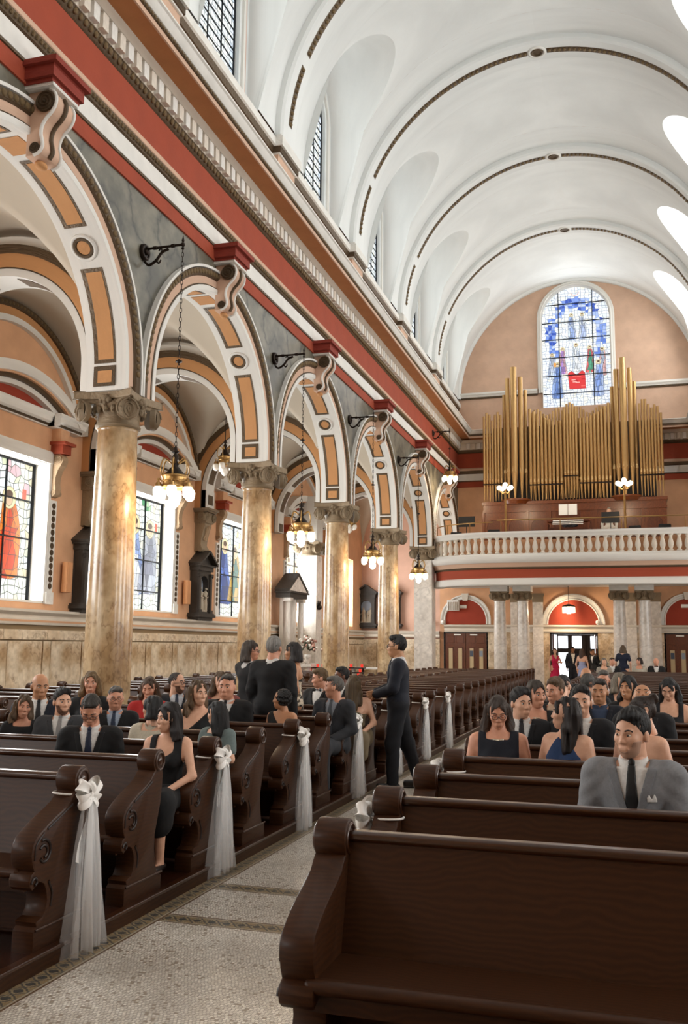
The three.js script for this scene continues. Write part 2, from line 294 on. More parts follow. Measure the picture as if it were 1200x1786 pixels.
// ---------------------------------------------------------------- shell: thick outer walls and roof that close the building
{
  const o = struct('wall_outer', 'thick outer masonry and roof closing the church', 'wall');
  const y1 = 18.2, X0 = -12.6, X1 = MIR(X0);
  part('masonry', box(X1 - X0 + .6, .4, 58, (X0 + X1) / 2, y1, -17.5), M.tan, o);
  part('masonry', box(.4, y1 + 1, 58, X0, y1 / 2 - .3, -17.5), M.tan, o);
  part('masonry', box(.4, y1 + 1, 58, X1, y1 / 2 - .3, -17.5), M.tan, o);
  part('masonry', box(X1 - X0 + .6, y1 + 1, .4, (X0 + X1) / 2, y1 / 2 - .3, -46.3), M.tan, o);
  part('masonry', box(X1 - X0 + .6, y1 + 1, .4, (X0 + X1) / 2, y1 / 2 - .3, 11.2), M.tan, o);
  part('masonry', box(X1 - X0 + .6, .4, 58, (X0 + X1) / 2, -.9, -17.5), M.tan, o);
}

// ---------------------------------------------------------------- floor
{
  const o = struct('floor', 'pale mosaic church floor with dark twisted ribbon borders', 'floor');
  const slab = (x0, x1, z0, z1, m, n) => part(n, uvBox(box(x1 - x0, .3, z1 - z0, (x0 + x1) / 2, FLOOR - .15, (z0 + z1) / 2)), m, o);
  const XLa = -3.05, XRa = -1.28, bw = .17;
  slab(XO - .4, XLa, ZE - .2, ZS, M.stoneFloor, 'stone_paving'); slab(XRa, MIR(XO) + .3, ZE - .2, ZS, M.stoneFloor, 'stone_paving');
  slab(XLa, XRa, -46, ZE - .2, M.stoneFloor, 'stone_paving');
  // strips with a ribbon pattern: along z or along x
  const strip = (x0, x1, z0, z1, alongZ) => {
    const g = box(x1 - x0, .3, z1 - z0, (x0 + x1) / 2, FLOOR - .15, (z0 + z1) / 2).toNonIndexed(), p = g.attributes.position, uv = g.attributes.uv;
    for (let i = 0; i < p.count; i++) { const a = alongZ ? p.getZ(i) : p.getX(i), b = alongZ ? (p.getX(i) - x0) / (x1 - x0) : (p.getZ(i) - z0) / (z1 - z0); uv.setXY(i, a / .2, b); }
    return part('ribbon_border', g, M.border, o);
  };
  strip(XLa, XLa + bw, ZE - .2, ZS, true); strip(XRa - bw, XRa, ZE - .2, ZS, true);
  const a = XLa + bw, b = XRa - bw;
  let z = 3.2; const cuts = [];
  for (let n = 0; n < 12; n++) { const c = -5.62 - n * 8.1; if (c < ZE + 2) break; cuts.push([c, .17], [c - .82, .17]); }
  cuts.unshift([2.48, .17], [1.66, .17]);
  z = ZS; for (const [c, w] of cuts) { slab(a, b, c + w / 2, z, M.mosaic, 'mosaic_field'); strip(a, b, c - w / 2, c + w / 2, false); z = c - w / 2; }
  slab(a, b, ZE - .2, z, M.mosaic, 'mosaic_field');
  // round medallion of concentric ribbons in the aisle
  const rg = (r0, r1) => { const g = new THREE.RingGeometry(r0, r1, 64, 1).toNonIndexed(), p = g.attributes.position, uv = g.attributes.uv; for (let i = 0; i < p.count; i++) { const t = Math.atan2(p.getY(i), p.getX(i)); uv.setXY(i, Math.round(2 * PI * r1 / .2) * t / (2 * PI), Math.hypot(p.getX(i), p.getY(i)) > (r0 + r1) / 2 ? 1 : 0); } return g.rotateX(-PI / 2).translate((a + b) / 2, FLOOR + .0015, -10.1); };
  part('ribbon_ring', rg(.56, .7), M.border, o); part('ribbon_ring', rg(.3, .4), M.border, o); part('ribbon_ring', rg(.12, .2), M.border, o);
}

// ---------------------------------------------------------------- nave vault with cross penetrations over the high windows
const RP = 1.35, YP = 14.72, XCW = -7.0;              // penetration radius and springing, plane of the window walls
{
  const o = struct('ceiling', 'white plaster barrel vault with arched window coves', 'ceiling');
  const gs = [], th = y => Math.asin(clamp((y - YV) / RV, -1, 1));
  const strip = (side, z0, z1, n, start) => gs.push(surf(n, 26, (u, v) => { const z = lerp(z0, z1, u), t0 = start(z), t = lerp(t0, PI / 2, v); return [XC + side * -RV * cos(t), YV + RV * sin(t), z]; }));
  const tun = [];
  for (let b = -3; b <= 5; b++) for (const side of [1, -1]) {
    const c = bayZ(b);
    strip(side, c - BAY / 2, c - RP, 2, () => 0); strip(side, c + RP, c + BAY / 2, 2, () => 0);
    gs.push(surf(28, 26, (u, v) => { const dz = -RP * cos(u * PI), y = YP + sqrt(max(0, RP * RP - dz * dz)), t = lerp(th(y), PI / 2, v); return [XC - side * RV * cos(t), YV + RV * sin(t), c + dz]; }));
    const path = []; path.push([-RP, YV - .1]); for (let i = 0; i <= 28; i++) { const a = PI - i / 28 * PI; path.push([RP * cos(a), YP + RP * sin(a)]); } path.push([RP, YV - .1]);
    tun.push(surf(path.length - 1, 1, (u, v) => { const [dz, y] = path[Math.round(u * (path.length - 1))], xb = y > YV ? XC - sqrt(RV * RV - (y - YV) ** 2) : XC - RV, x = v ? XCW : xb; return [side > 0 ? x : MIR(x), y, c + dz]; }, .5));
  }
  part('barrel_vault', merge(gs), M.vault, o);
  for (const g of tun) part('window_cove', g, M.vault, o);
  // ribs
  for (let k = -3; k <= 4; k++) {
    const z = colZ(k), w = .42, r0 = 4.78, g = sub('rib', o);
    part('rib_band', arch([[-w, RV + .03], [-w, r0 + .05], [-w + .06, r0], [w - .06, r0], [w, r0 + .05], [w, RV + .03]], { c: XC, y: YV, stilt: .2, plane: 'xy', t0: z, n: 72 }), M.vault, g);
    if (k < 0) continue;
    const d = PI / 180, strips = [[4, 20.5], [23.5, 87], [93, 156.5], [159.5, 176]];
    for (const [p, q] of strips) {
      const L = (q - p) * d * r0, n = Math.round(L / .13), list = [];
      part('bead_bed', arch(bandP(-.1, .1, r0 + .01, r0 - .004), { c: XC, y: YV, plane: 'xy', t0: z, a0: p * d, a1: q * d, n: 40 }), M.bronze, g);
      for (let i = 0; i < n; i++) { const a = lerp(p, q, (i + .5) / n) * d; list.push([XC + (r0 - .006) * cos(a), YV + (r0 - .006) * sin(a), z, .05, .05, .06]); }
      part('bead_moulding', eggs(list), M.bronzeLight, g, null, 'stuff');
    }
    const med = merge([torus(.13, .035, 28, 8), cyl(.1, .1, .02, 0, 0, 0, 24).rotateX(PI / 2)]).rotateX(PI / 2).translate(XC, YV + r0 - .01, z);
    part('medallion', torus(.2, .04, 28, 8).rotateX(PI / 2).translate(XC, YV + r0, z), M.white, g); part('medallion_boss', med, M.bronze, g);
  }
}

// ---------------------------------------------------------------- entablature and attic over the arcade, and along the west wall
const ENT = [ // [name, material, profile of (projection, height)]
  ['red_band', 'red', [[0, 8.38], [.03, 8.38], [.03, 8.62]]],
  ['gilt_bead', 'bronze', [[.03, 8.62], [.05, 8.63], [.05, 8.665], [.03, 8.675]]],
  ['white_band', 'white', [[.05, 8.67], [.05, 8.95]]],
  ['gilt_bead', 'bronze', [[.05, 8.95], [.08, 8.97], [.1, 9.03], [.1, 9.09], [.08, 9.1]]],
  ['peach_fillet', 'peach', [[.1, 9.09], [.11, 9.1], [.11, 9.17], [.04, 9.22], [.0, 9.23]]],
  ['red_frieze', 'red', [[.02, 9.2], [.02, 9.9]]],
  ['egg_bed', 'bronze', [[.02, 9.86], [.05, 9.88], [.08, 9.93], [.11, 10.01], [.11, 10.03]]],
  ['dentil_bed', 'cream', [[.08, 10.0], [.12, 10.0], [.12, 10.27], [.2, 10.28], [.24, 10.33], [.26, 10.4]]],
  ['cornice_soffit', 'orange', [[.26, 10.4], [.6, 10.4]]],
  ['peach_fascia', 'peach', [[.6, 10.4], [.63, 10.4], [.63, 10.48]]],
  ['gilt_bead', 'bronze', [[.63, 10.48], [.65, 10.49], [.65, 10.545], [.63, 10.55]]],
  ['white_cyma', 'white', [[.63, 10.55], [.66, 10.56], [.69, 10.6], [.73, 10.68], [.76, 10.7], [.76, 10.73], [.0, 10.74]]],
  ['attic_wall', 'peach', [[.05, 10.73], [.05, 11.76]]],
  ['attic_moulding', 'bronze', [[.05, 11.76], [.09, 11.78], [.12, 11.85], [.13, 11.88]]],
  ['attic_ledge', 'white', [[.13, 11.88], [.17, 11.9], [.17, 12.06], [.12, 12.1], [-.25, 12.12]]],
];
{
  for (const side of [1, -1]) {
    const o = struct(side > 0 ? 'trim_1' : 'trim_2', side > 0 ? 'painted entablature with red frieze, dentils and attic above the arcade' : 'painted entablature and attic on the opposite arcade', 'cornice');
    const fix = g => side > 0 ? g : mirrorX(g);
    for (const [n, m, p] of ENT) part(n, uvBox(fix(runZ(p, XF, ZE - .1, ZS))), M[m], o);
    if (side < 0) continue;
    const eg = []; for (let z = -7; z > ZE + .2; z -= .125) eg.push([XF + .085, 9.95, z, .035, .06, .045]);
    part('egg_moulding', eggs(eg, true), M.bronzeLight, o, null, 'stuff');
    const bd = []; for (let z = -6; z > ZE + .2; z -= .085) bd.push([XF + .1, 9.03, z, .03, .045, .032], [XF + .655, 10.515, z, .02, .03, .035]);
    part('bead_moulding', eggs(bd), M.bronzeLight, o, null, 'stuff');
    const dg = rbox(.09, .25, .15, .008, XF + .165, 10.135, 0, 1), dw = box(.088, .004, .146, XF + .165, 10.008, 0);
    const dm = [M.cream, M.white];
    for (let z = -8, i = 0; z > ZE + .35; z -= .23, i++) { const d = part('dentil', dg, dm[i % 2], o); d.position.z = z; }
  }
  // pedestals under the ribs
  for (let k = -2; k <= 4; k++) for (const side of [1, -1]) {
    if (side < 0 && k < 3) continue;
    const X = side > 0 ? XF : MIR(XF), s = side, o = thing('rib_pedestal', side > 0 ? `peach and white pedestal under a vault rib, over the ${k < 0 ? 'part of the arcade before the first' : k > 3 ? 'gallery' : ORD[3 - k]} column from the gallery pier` : 'peach and white pedestal under a vault rib on the opposite side', 'pedestal', [X, 0, colZ(k)], 0, 'rib pedestals', 'structure');
    const q = (d0, y0, y1, w, m, n) => part(n, box(d0, y1 - y0, w, s * d0 / 2, (y0 + y1) / 2, 0), m, o);
    q(.2, 10.72, 11.76, 1.0, M.peach, 'die'); q(.24, 11.72, 11.76, 1.04, M.white, 'fillet'); q(.27, 11.76, 11.88, 1.1, M.bronze, 'moulding'); q(.32, 11.88, 12.09, 1.16, M.white, 'cap'); q(.27, 12.09, 12.16, 1.04, M.white, 'plinth');
  }
}

// ---------------------------------------------------------------- arched high windows
function paneGrid(W, H, cols, rows, R, mat, parent, opt = {}) { // glass in the local xy plane, facing +z, foot at y = 0; R = radius of an arched head (0: square)
  const top = x => R ? (abs(x) >= R ? H - R : H - R + sqrt(R * R - x * x)) : H;
  const xs = opt.xs || Array.from({ length: cols + 1 }, (_, i) => -W / 2 + W * i / cols), ys = opt.ys || Array.from({ length: rows + 1 }, (_, j) => H * j / rows);
  for (let j = 0; j + 1 < ys.length; j++) for (let i = 0; i + 1 < xs.length; i++) {
    const x0 = xs[i], x1 = xs[i + 1], y0 = ys[j], y1 = ys[j + 1], n = R && y1 > H - R ? 10 : 1;
    let ok = false; for (let k = 0; k <= n; k++) if (top(lerp(x0, x1, k / n)) > y0 + .01) ok = true; if (!ok) continue;
    const g = surf(n, 1, (u, v) => { const x = lerp(x0, x1, u); return [x, v ? max(y0, min(y1, top(x))) : y0, 0]; });
    const p = g.attributes.position, uv = g.attributes.uv; for (let k = 0; k < p.count; k++) uv.setXY(k, p.getX(k) / W + .5, opt.flip === false ? p.getY(k) / H : p.getY(k) / H);
    part('pane', g, mat, parent);
  }
  const t = opt.bar || .022, d = opt.depth || .03;
  for (let j = 1; j + 1 < ys.length; j++) { const y = ys[j], hw = R && y > H - R ? sqrt(max(0, R * R - (y - H + R) ** 2)) : W / 2; if (hw > .05) part('glazing_bar', box(2 * hw, opt.hbar || t, d, 0, y, .01), M.lead, parent); }
  for (let i = 1; i + 1 < xs.length; i++) { const h = top(xs[i]); part('glazing_bar', box(opt.vbar || t, h, d, xs[i], h / 2, .01), M.lead, parent); }
}
function areaLight(x, y, z, w, h, dir, L, color = DAY) { const l = new THREE.RectAreaLight(color, L, w, h); l.position.set(x, y, z); l.lookAt(x + dir[0], y + dir[1], z + dir[2]); l.rotateY(0); scene.add(l); return l; }
let winN = 0;
{
  const W = 1.8, H = 3.25, Y0 = 12.38;
  for (let b = -3; b <= 5; b++) for (const side of [1, -1]) {
    const X = side > 0 ? XCW : MIR(XCW), c = bayZ(b);
    const seen = side > 0 && b >= 0;
    const o = thing('window_' + (++winN), seen ? `arched stained glass clerestory window, ${b === 5 ? 'above the gallery' : ORD[5 - b] + ' from the organ wall'}` : 'arched stained glass clerestory window out of the way of the organ', 'window', [X, 0, c], side * PI / 2, seen ? null : 'other clerestory windows', 'structure');
    const fr = new THREE.Shape(); fr.moveTo(-RP, YV - .2); fr.lineTo(RP, YV - .2); fr.lineTo(RP, YP); fr.absarc(0, YP, RP, 0, PI, false); fr.lineTo(-RP, YV - .2);
    const hole = new THREE.Path(); hole.moveTo(-W / 2, Y0); hole.lineTo(-W / 2, Y0 + H - W / 2); hole.absarc(0, Y0 + H - W / 2, W / 2, PI, 0, true); hole.lineTo(W / 2, Y0); hole.lineTo(-W / 2, Y0); fr.holes.push(hole);
    part('wall_panel', uvBox(extr(fr, .2, 0, 32).translate(0, 0, -.2)), M.vault, o);
    if (seen) {
      part('moulding', arch(bandP(0, .05, W / 2 + .1, W / 2 + .2), { c: 0, y: Y0 + H - W / 2, stilt: 2.3, plane: 'xy', n: 32 }), M.white, o);
      part('painted_line', arch(bandP(0, .015, W / 2 + .24, W / 2 + .31), { c: 0, y: Y0 + H - W / 2, stilt: 2.3, plane: 'xy', n: 32 }), M.pink, o);
    }
    const gl = sub('glazing', o); gl.position.set(0, Y0, -.12);
    if (seen && b < 5) paneGrid(W, H, 3, 15, W / 2, M.glassClere[b % 2], gl, { bar: .013, depth: .03 }); else paneGrid(W, H, 1, 1, W / 2, M.glassClere[0], gl);
    if (seen) part('lead_edge', arch(bandP(-.02, .03, W / 2 - .035, W / 2), { c: 0, y: H - W / 2, stilt: H - W / 2, plane: 'xy', n: 32 }), M.lead, gl);
    areaLight(X + side * .06, Y0 + 1.5, c, 1.5, 2.8, [side, 0, 0], side > 0 ? CLERESTORY_SHADE : CLERESTORY_SUN);   // the sun stands on the far side
  }
}

// ---------------------------------------------------------------- arcade
const archPts = (r, stilt, y, n = 40) => { const p = []; p.push([-r, y - stilt]); for (let i = 0; i <= n; i++) { const a = PI - PI * i / n; p.push([r * cos(a), y + r * sin(a)]); } p.push([r, y - stilt]); return p; };
function arcadeShape(y0, y1, r) {
  const pts = [[ZE - .1, y0]];
  for (let b = 5; b >= -3; b--) for (const [h, y] of archPts(r, YSPR - y0, YSPR)) pts.push([bayZ(b) + h, y]);
  pts.push([ZS, y0], [ZS, y1], [ZE - .1, y1]); return shapeOf(pts);
}
function volute(R, th, m, parent, name = 'volute') { // flat spiral disc in the local xy plane, facing +z
  const g = [cyl(R * .98, R * .98, th, 0, 0, 0, 24).rotateX(PI / 2)], pts = [];
  for (let i = 0; i <= 44; i++) { const a = i / 44 * PI * 4.6, r = R * (1 - .82 * i / 44); pts.push([r * cos(a), r * sin(a), th / 2]); }
  g.push(tube(pts, R * .11, 60, 5), ball(R * .2, 0, 0, th / 2, 8));
  return name ? part(name, merge(g), m, parent) : merge(g);
}
{
  for (const side of [1, -1]) {
    const o = struct(side > 0 ? 'wall_left' : 'wall_right', side > 0 ? 'arcade wall of round painted arches on marble columns' : 'opposite arcade wall of round arches', 'wall');
    const core = extrX(arcadeShape(YCAP, 12.0, RARCH), XB, XF - XB - .012, 0);
    part('wall_core', uvBox(side > 0 ? core : mirrorX(core)), M.white, o);
    if (side < 0) {
      const g = mirrorX(extrX(arcadeShape(YCAP, 8.45, RARCH + .4), XF - .012, .012)); part('spandrel', uvBox(g), M.spandrel, o); continue;
    }
    for (let b = -1; b <= 5; b++) { // grey stone face between two arches, one for each bay
      const c = bayZ(b), pts = [[c - BAY / 2, YCAP + .2]]; for (const [h, y] of archPts(RARCH + .1, YSPR - YCAP - .2, YSPR)) pts.push([c + h, y]); pts.push([c + BAY / 2, YCAP + .2], [c + BAY / 2, 8.45], [c - BAY / 2, 8.45]);
      part('spandrel', uvBox(extrX(shapeOf(pts), XF - .012, .012)), M.spandrel, o);
    }
    for (let b = 0; b <= 5; b++) {
      const c = bayZ(b), a = sub('nave_arch', o), base = { c, y: YSPR, stilt: YSPR - YCAP, n: 48 }, d = PI / 180;
      part('white_edge', arch([[XF - .02, RARCH - .006], [XF + .05, RARCH - .006], [XF + .05, RARCH + .08], [XF - .02, RARCH + .08]], base), M.white, a);
      part('dark_line', arch(bandP(XF - .02, XF + .035, RARCH + .08, RARCH + .105), base), M.bronze, a);
      part('peach_band', arch(bandP(XF - .02, XF + .03, RARCH + .105, RARCH + .23), base), M.peach, a);
      part('egg_bed', arch([[XF - .02, RARCH + .23], [XF + .03, RARCH + .23], [XF + .065, RARCH + .26], [XF + .075, RARCH + .36], [XF - .02, RARCH + .375]], base), M.bronze, a);
      part('white_rim', arch(bandP(XF - .02, XF + .09, RARCH + .375, RARCH + .42), base), M.white, a);
      const el = [], n = 72; for (let i = 0; i < n; i++) { const t = (i + .5) / n * PI, r = RARCH + .31; el.push([XF + .066, YSPR + r * sin(t), c + r * cos(t), .03, .05, .05]); }
      part('egg_moulding', eggs(el, true), M.bronzeLight, a, null, 'stuff');
      // soffit: white bed with framed panels and roundels
      part('soffit', arch([[XB, RARCH - .004], [XF - .01, RARCH - .004]], base), M.white, a);
      const t0 = XB + .13, t1 = XF - .12;
      const coffer = (p, q, lo) => {
        const R1 = RARCH - .012, R2 = RARCH - .006, inz = 1.4;
        part('panel_frame', arch(bandP(t0, t1, R2 + .01, R1), { ...base, stilt: 0, a0: p * d, a1: q * d, n: 14 }), M.bronze, a);
        part('panel', arch(bandP(t0 + .07, t1 - .03, R2 + .01, R1 - .004), { ...base, stilt: 0, a0: (p + inz) * d, a1: (q - inz) * d, n: 14 }), M.coffer, a);
      };
      for (const [p, q] of [[4, 38], [53, 82], [98, 127], [142, 176]]) coffer(p, q);
      part('key_panel', arch(bandP(t0, t1, RARCH, RARCH - .012), { ...base, stilt: 0, a0: 85 * d, a1: 95 * d, n: 4 }), M.coffer, a);
      for (const s of [0, 180]) { // square panel at each foot
        const zz = c + (s ? -1 : 1) * (RARCH - .01);
        part('panel_frame', box(t1 - t0, .3, .02, (t0 + t1) / 2, YCAP + .21, zz), M.bronze, a); part('panel', box(t1 - t0 - .12, .18, .03, (t0 + t1) / 2 + .01, YCAP + .2, zz), M.coffer, a);
      }
      for (const p of [45.5, 134.5]) {
        const g = [torus(.13, .032, 24, 6).rotateX(PI / 2)], w = torus(.175, .03, 24, 6).rotateX(PI / 2), disc = cyl(.1, .1, .02, 0, 0, 0, 20), put = h => h.rotateX(-(p * d - PI / 2)).translate((t0 + t1) / 2, YSPR + (RARCH - .012) * sin(p * d), c + (RARCH - .012) * cos(p * d));
        part('roundel_rim', put(w), M.white, a); part('roundel', put(merge(g)), M.bronze, a); part('roundel_boss', put(disc), M.coffer, a);
      }
    }
    // keystone consoles
    for (let b = 0; b <= 5; b++) {
      const k = thing('keystone_bracket', b < 5 ? `scrolled peach and bronze keystone bracket under a red block, ${ORD[4 - b]} from the organ gallery` : 'scrolled keystone bracket over the arch beside the organ gallery seats', 'bracket', [XF, 0, bayZ(b)], 0, null, 'structure');
      part('red_block', merge([box(.44, .16, .66, .22, 8.5, 0), box(.5, .07, .76, .25, 8.61, 0), box(.4, .06, .58, .2, 8.4, 0)]), M.darkred, k);
      part('white_fillet', box(.4, .04, .54, .2, 8.35, 0), M.white, k);
      const prof = [[0, 8.33], [.3, 8.33], [.37, 8.28], [.4, 8.2], [.39, 8.1], [.34, 8.02], [.27, 7.95], [.22, 7.86], [.21, 7.76], [.23, 7.68], [.24, 7.6], [.2, 7.53], [.12, 7.5], [.0, 7.5]];
      const body = extr(shapeOf(prof), .34, .012).translate(0, 0, -.17); part('console', toCreasedNormals(body, .7), M.peach, k);
      for (const s of [-1, 1]) {
        part('white_edge', tube(prof.slice(1, 13).map(p => [p[0], p[1], s * .19]), .022, 40, 6), M.white, k);
        const v = volute(.13, .05, M.bronze, k); v.position.set(.25, 8.17, s * .19); if (s < 0) v.rotation.y = PI;
        const w = volute(.07, .05, M.bronze, k); w.position.set(.14, 7.58, s * .19); if (s < 0) w.rotation.y = PI;
      }
      part('bead_strip', tube(prof.slice(2, 12).map(p => [p[0] + .012, p[1], 0]), .03, 40, 6), M.bronze, k);
      part('pendant_drop', ball(.07, .1, 7.46, 0, 12, 1, .8, 1.4), M.coffer, k);
    }
  }
}

// ---------------------------------------------------------------- columns
function ionicCapital(parent, hw, y0, y1, rN, m) {
  const h = y1 - y0, c = sub('capital', parent);
  part('bell', lathe([[rN * .98, y0], [rN * 1.1, y0 + .02], [rN * 1.12, y0 + .05], [rN * 1.02, y0 + .08], [rN * 1.05, y0 + h * .4], [rN * 1.3, y0 + h * .66], [rN * 1.2, y0 + h * .78], [0, y0 + h * .78]], 28), m, c);
  const cc = []; for (let s = 0; s < 4; s++) { const a = s * PI / 2, q = [[-hw, hw * .99], [-hw * .5, hw * .84], [0, hw * .79], [hw * .5, hw * .84], [hw, hw * .99]]; for (const [x, y] of q) cc.push([x * cos(a) + y * sin(a), -x * sin(a) + y * cos(a)]); }
  const ab = extr(shapeOf(cc.map(p => [p[0], p[1]])), h * .16, .02, 4).rotateX(-PI / 2); part('abacus', merge([ab.clone().translate(0, y1 - h * .18, 0), ab.clone().scale(.9, .7, .9).translate(0, y1 - h * .3, 0)]), m, c);
  const R = h * .32;
  const vg = volute(R, .07, null, null, '');
  for (let f = 0; f < 4; f++) for (const s of [-1, 1]) {
    const v = new THREE.Mesh(vg, m); v.name = 'volute'; v.castShadow = v.receiveShadow = true; c.add(v);
    const a = f * PI / 2 + s * .42; const px = s * (hw * .76), pz = hw * .80;
    v.position.set(px * cos(f * PI / 2) + pz * sin(f * PI / 2), y1 - h * .56, -px * sin(f * PI / 2) + pz * cos(f * PI / 2)); v.rotation.y = a; v.scale.x = s;
  }
  const eg = []; for (let i = 0; i < 20; i++) { const a = i / 20 * 2 * PI; eg.push([rN * 1.24 * cos(a), y0 + h * .5, rN * 1.24 * sin(a), .04, .07, .04]); }
  part('egg_band', eggs(eg), m, c, null, 'stuff');
  for (let f = 0; f < 4; f++) { const g = merge([ball(.06, 0, 0, 0, 8), ball(.045, -.06, -.03, 0, 8), ball(.045, .06, -.03, 0, 8), ball(.04, 0, -.07, 0, 8)]).translate(0, y1 - h * .2, hw * .82).rotateY(f * PI / 2); part('flower', g, m, c); }
}
{
  const shaft = uvBox(lathe([[.335, .42], [.335, 1.2], [.33, 2.2], [.315, 3.4], [.297, 4.3], [.285, 4.72], [.3, 4.735], [.3, 4.76], [.285, 4.77]], 40));
  { const p = shaft.attributes.position, uv = shaft.attributes.uv; for (let i = 0; i < p.count; i += 3) { let a0; for (let j = 0; j < 3; j++) { let a = Math.atan2(p.getX(i + j), p.getZ(i + j)); if (j === 0) a0 = a; if (a - a0 > PI) a -= 2 * PI; if (a - a0 < -PI) a += 2 * PI; uv.setXY(i + j, a * .33, p.getY(i + j)); } } }
  for (let k = -2; k <= 3; k++) {
    const o = thing('marble_column', k < 0 ? 'veined cream marble column before the first one in view' : `veined cream marble column with bronze ionic capital, ${ORD[3 - k]} from the gallery pier`, 'column', [XA, 0, colZ(k)], 0, k < 0 ? 'columns before the first in view' : 'nave columns', 'structure');
    const s = part('shaft', shaft, M.marble, o); s.rotation.y = k * 1.3; 
    part('base', merge([box(.86, .2, .86, 0, FLOOR + .1, 0), lathe([[.42, .13], [.45, .17], [.45, .23], [.4, .27], [.37, .3], [.39, .35], [.39, .39], [.34, .42], [0, .42]], 32)]), M.marblePale, o);
    ionicCapital(o, .47, 4.76, YCAP, .3, M.capital);
  }
  for (let k = -2; k <= 4; k++) { const o = thing('marble_column', 'marble column of the opposite arcade', 'column', [MIR(XA), 0, colZ(k)], 0, 'columns of the opposite arcade', 'structure'); part('shaft', shaft, M.marble, o); part('capital', box(.8, .5, .8, 0, 5.01, 0), M.capital, o); part('base', box(.86, .49, .86, 0, .175, 0), M.marblePale, o); }
  // gallery pier
  const o = thing('marble_pier', 'square pale marble pier at the end of the gallery balustrade', 'pier', [XA, 0, colZ(4)], 0, null, 'structure');
  part('shaft', uvBox(box(.66, 4.83, .66, 0, FLOOR + 2.415, 0)), M.marblePale, o); part('base', box(.82, .4, .82, 0, FLOOR + .2, 0), M.marblePale, o);
  ionicCapital(o, .47, 4.76, YCAP, .33, M.capital);
}
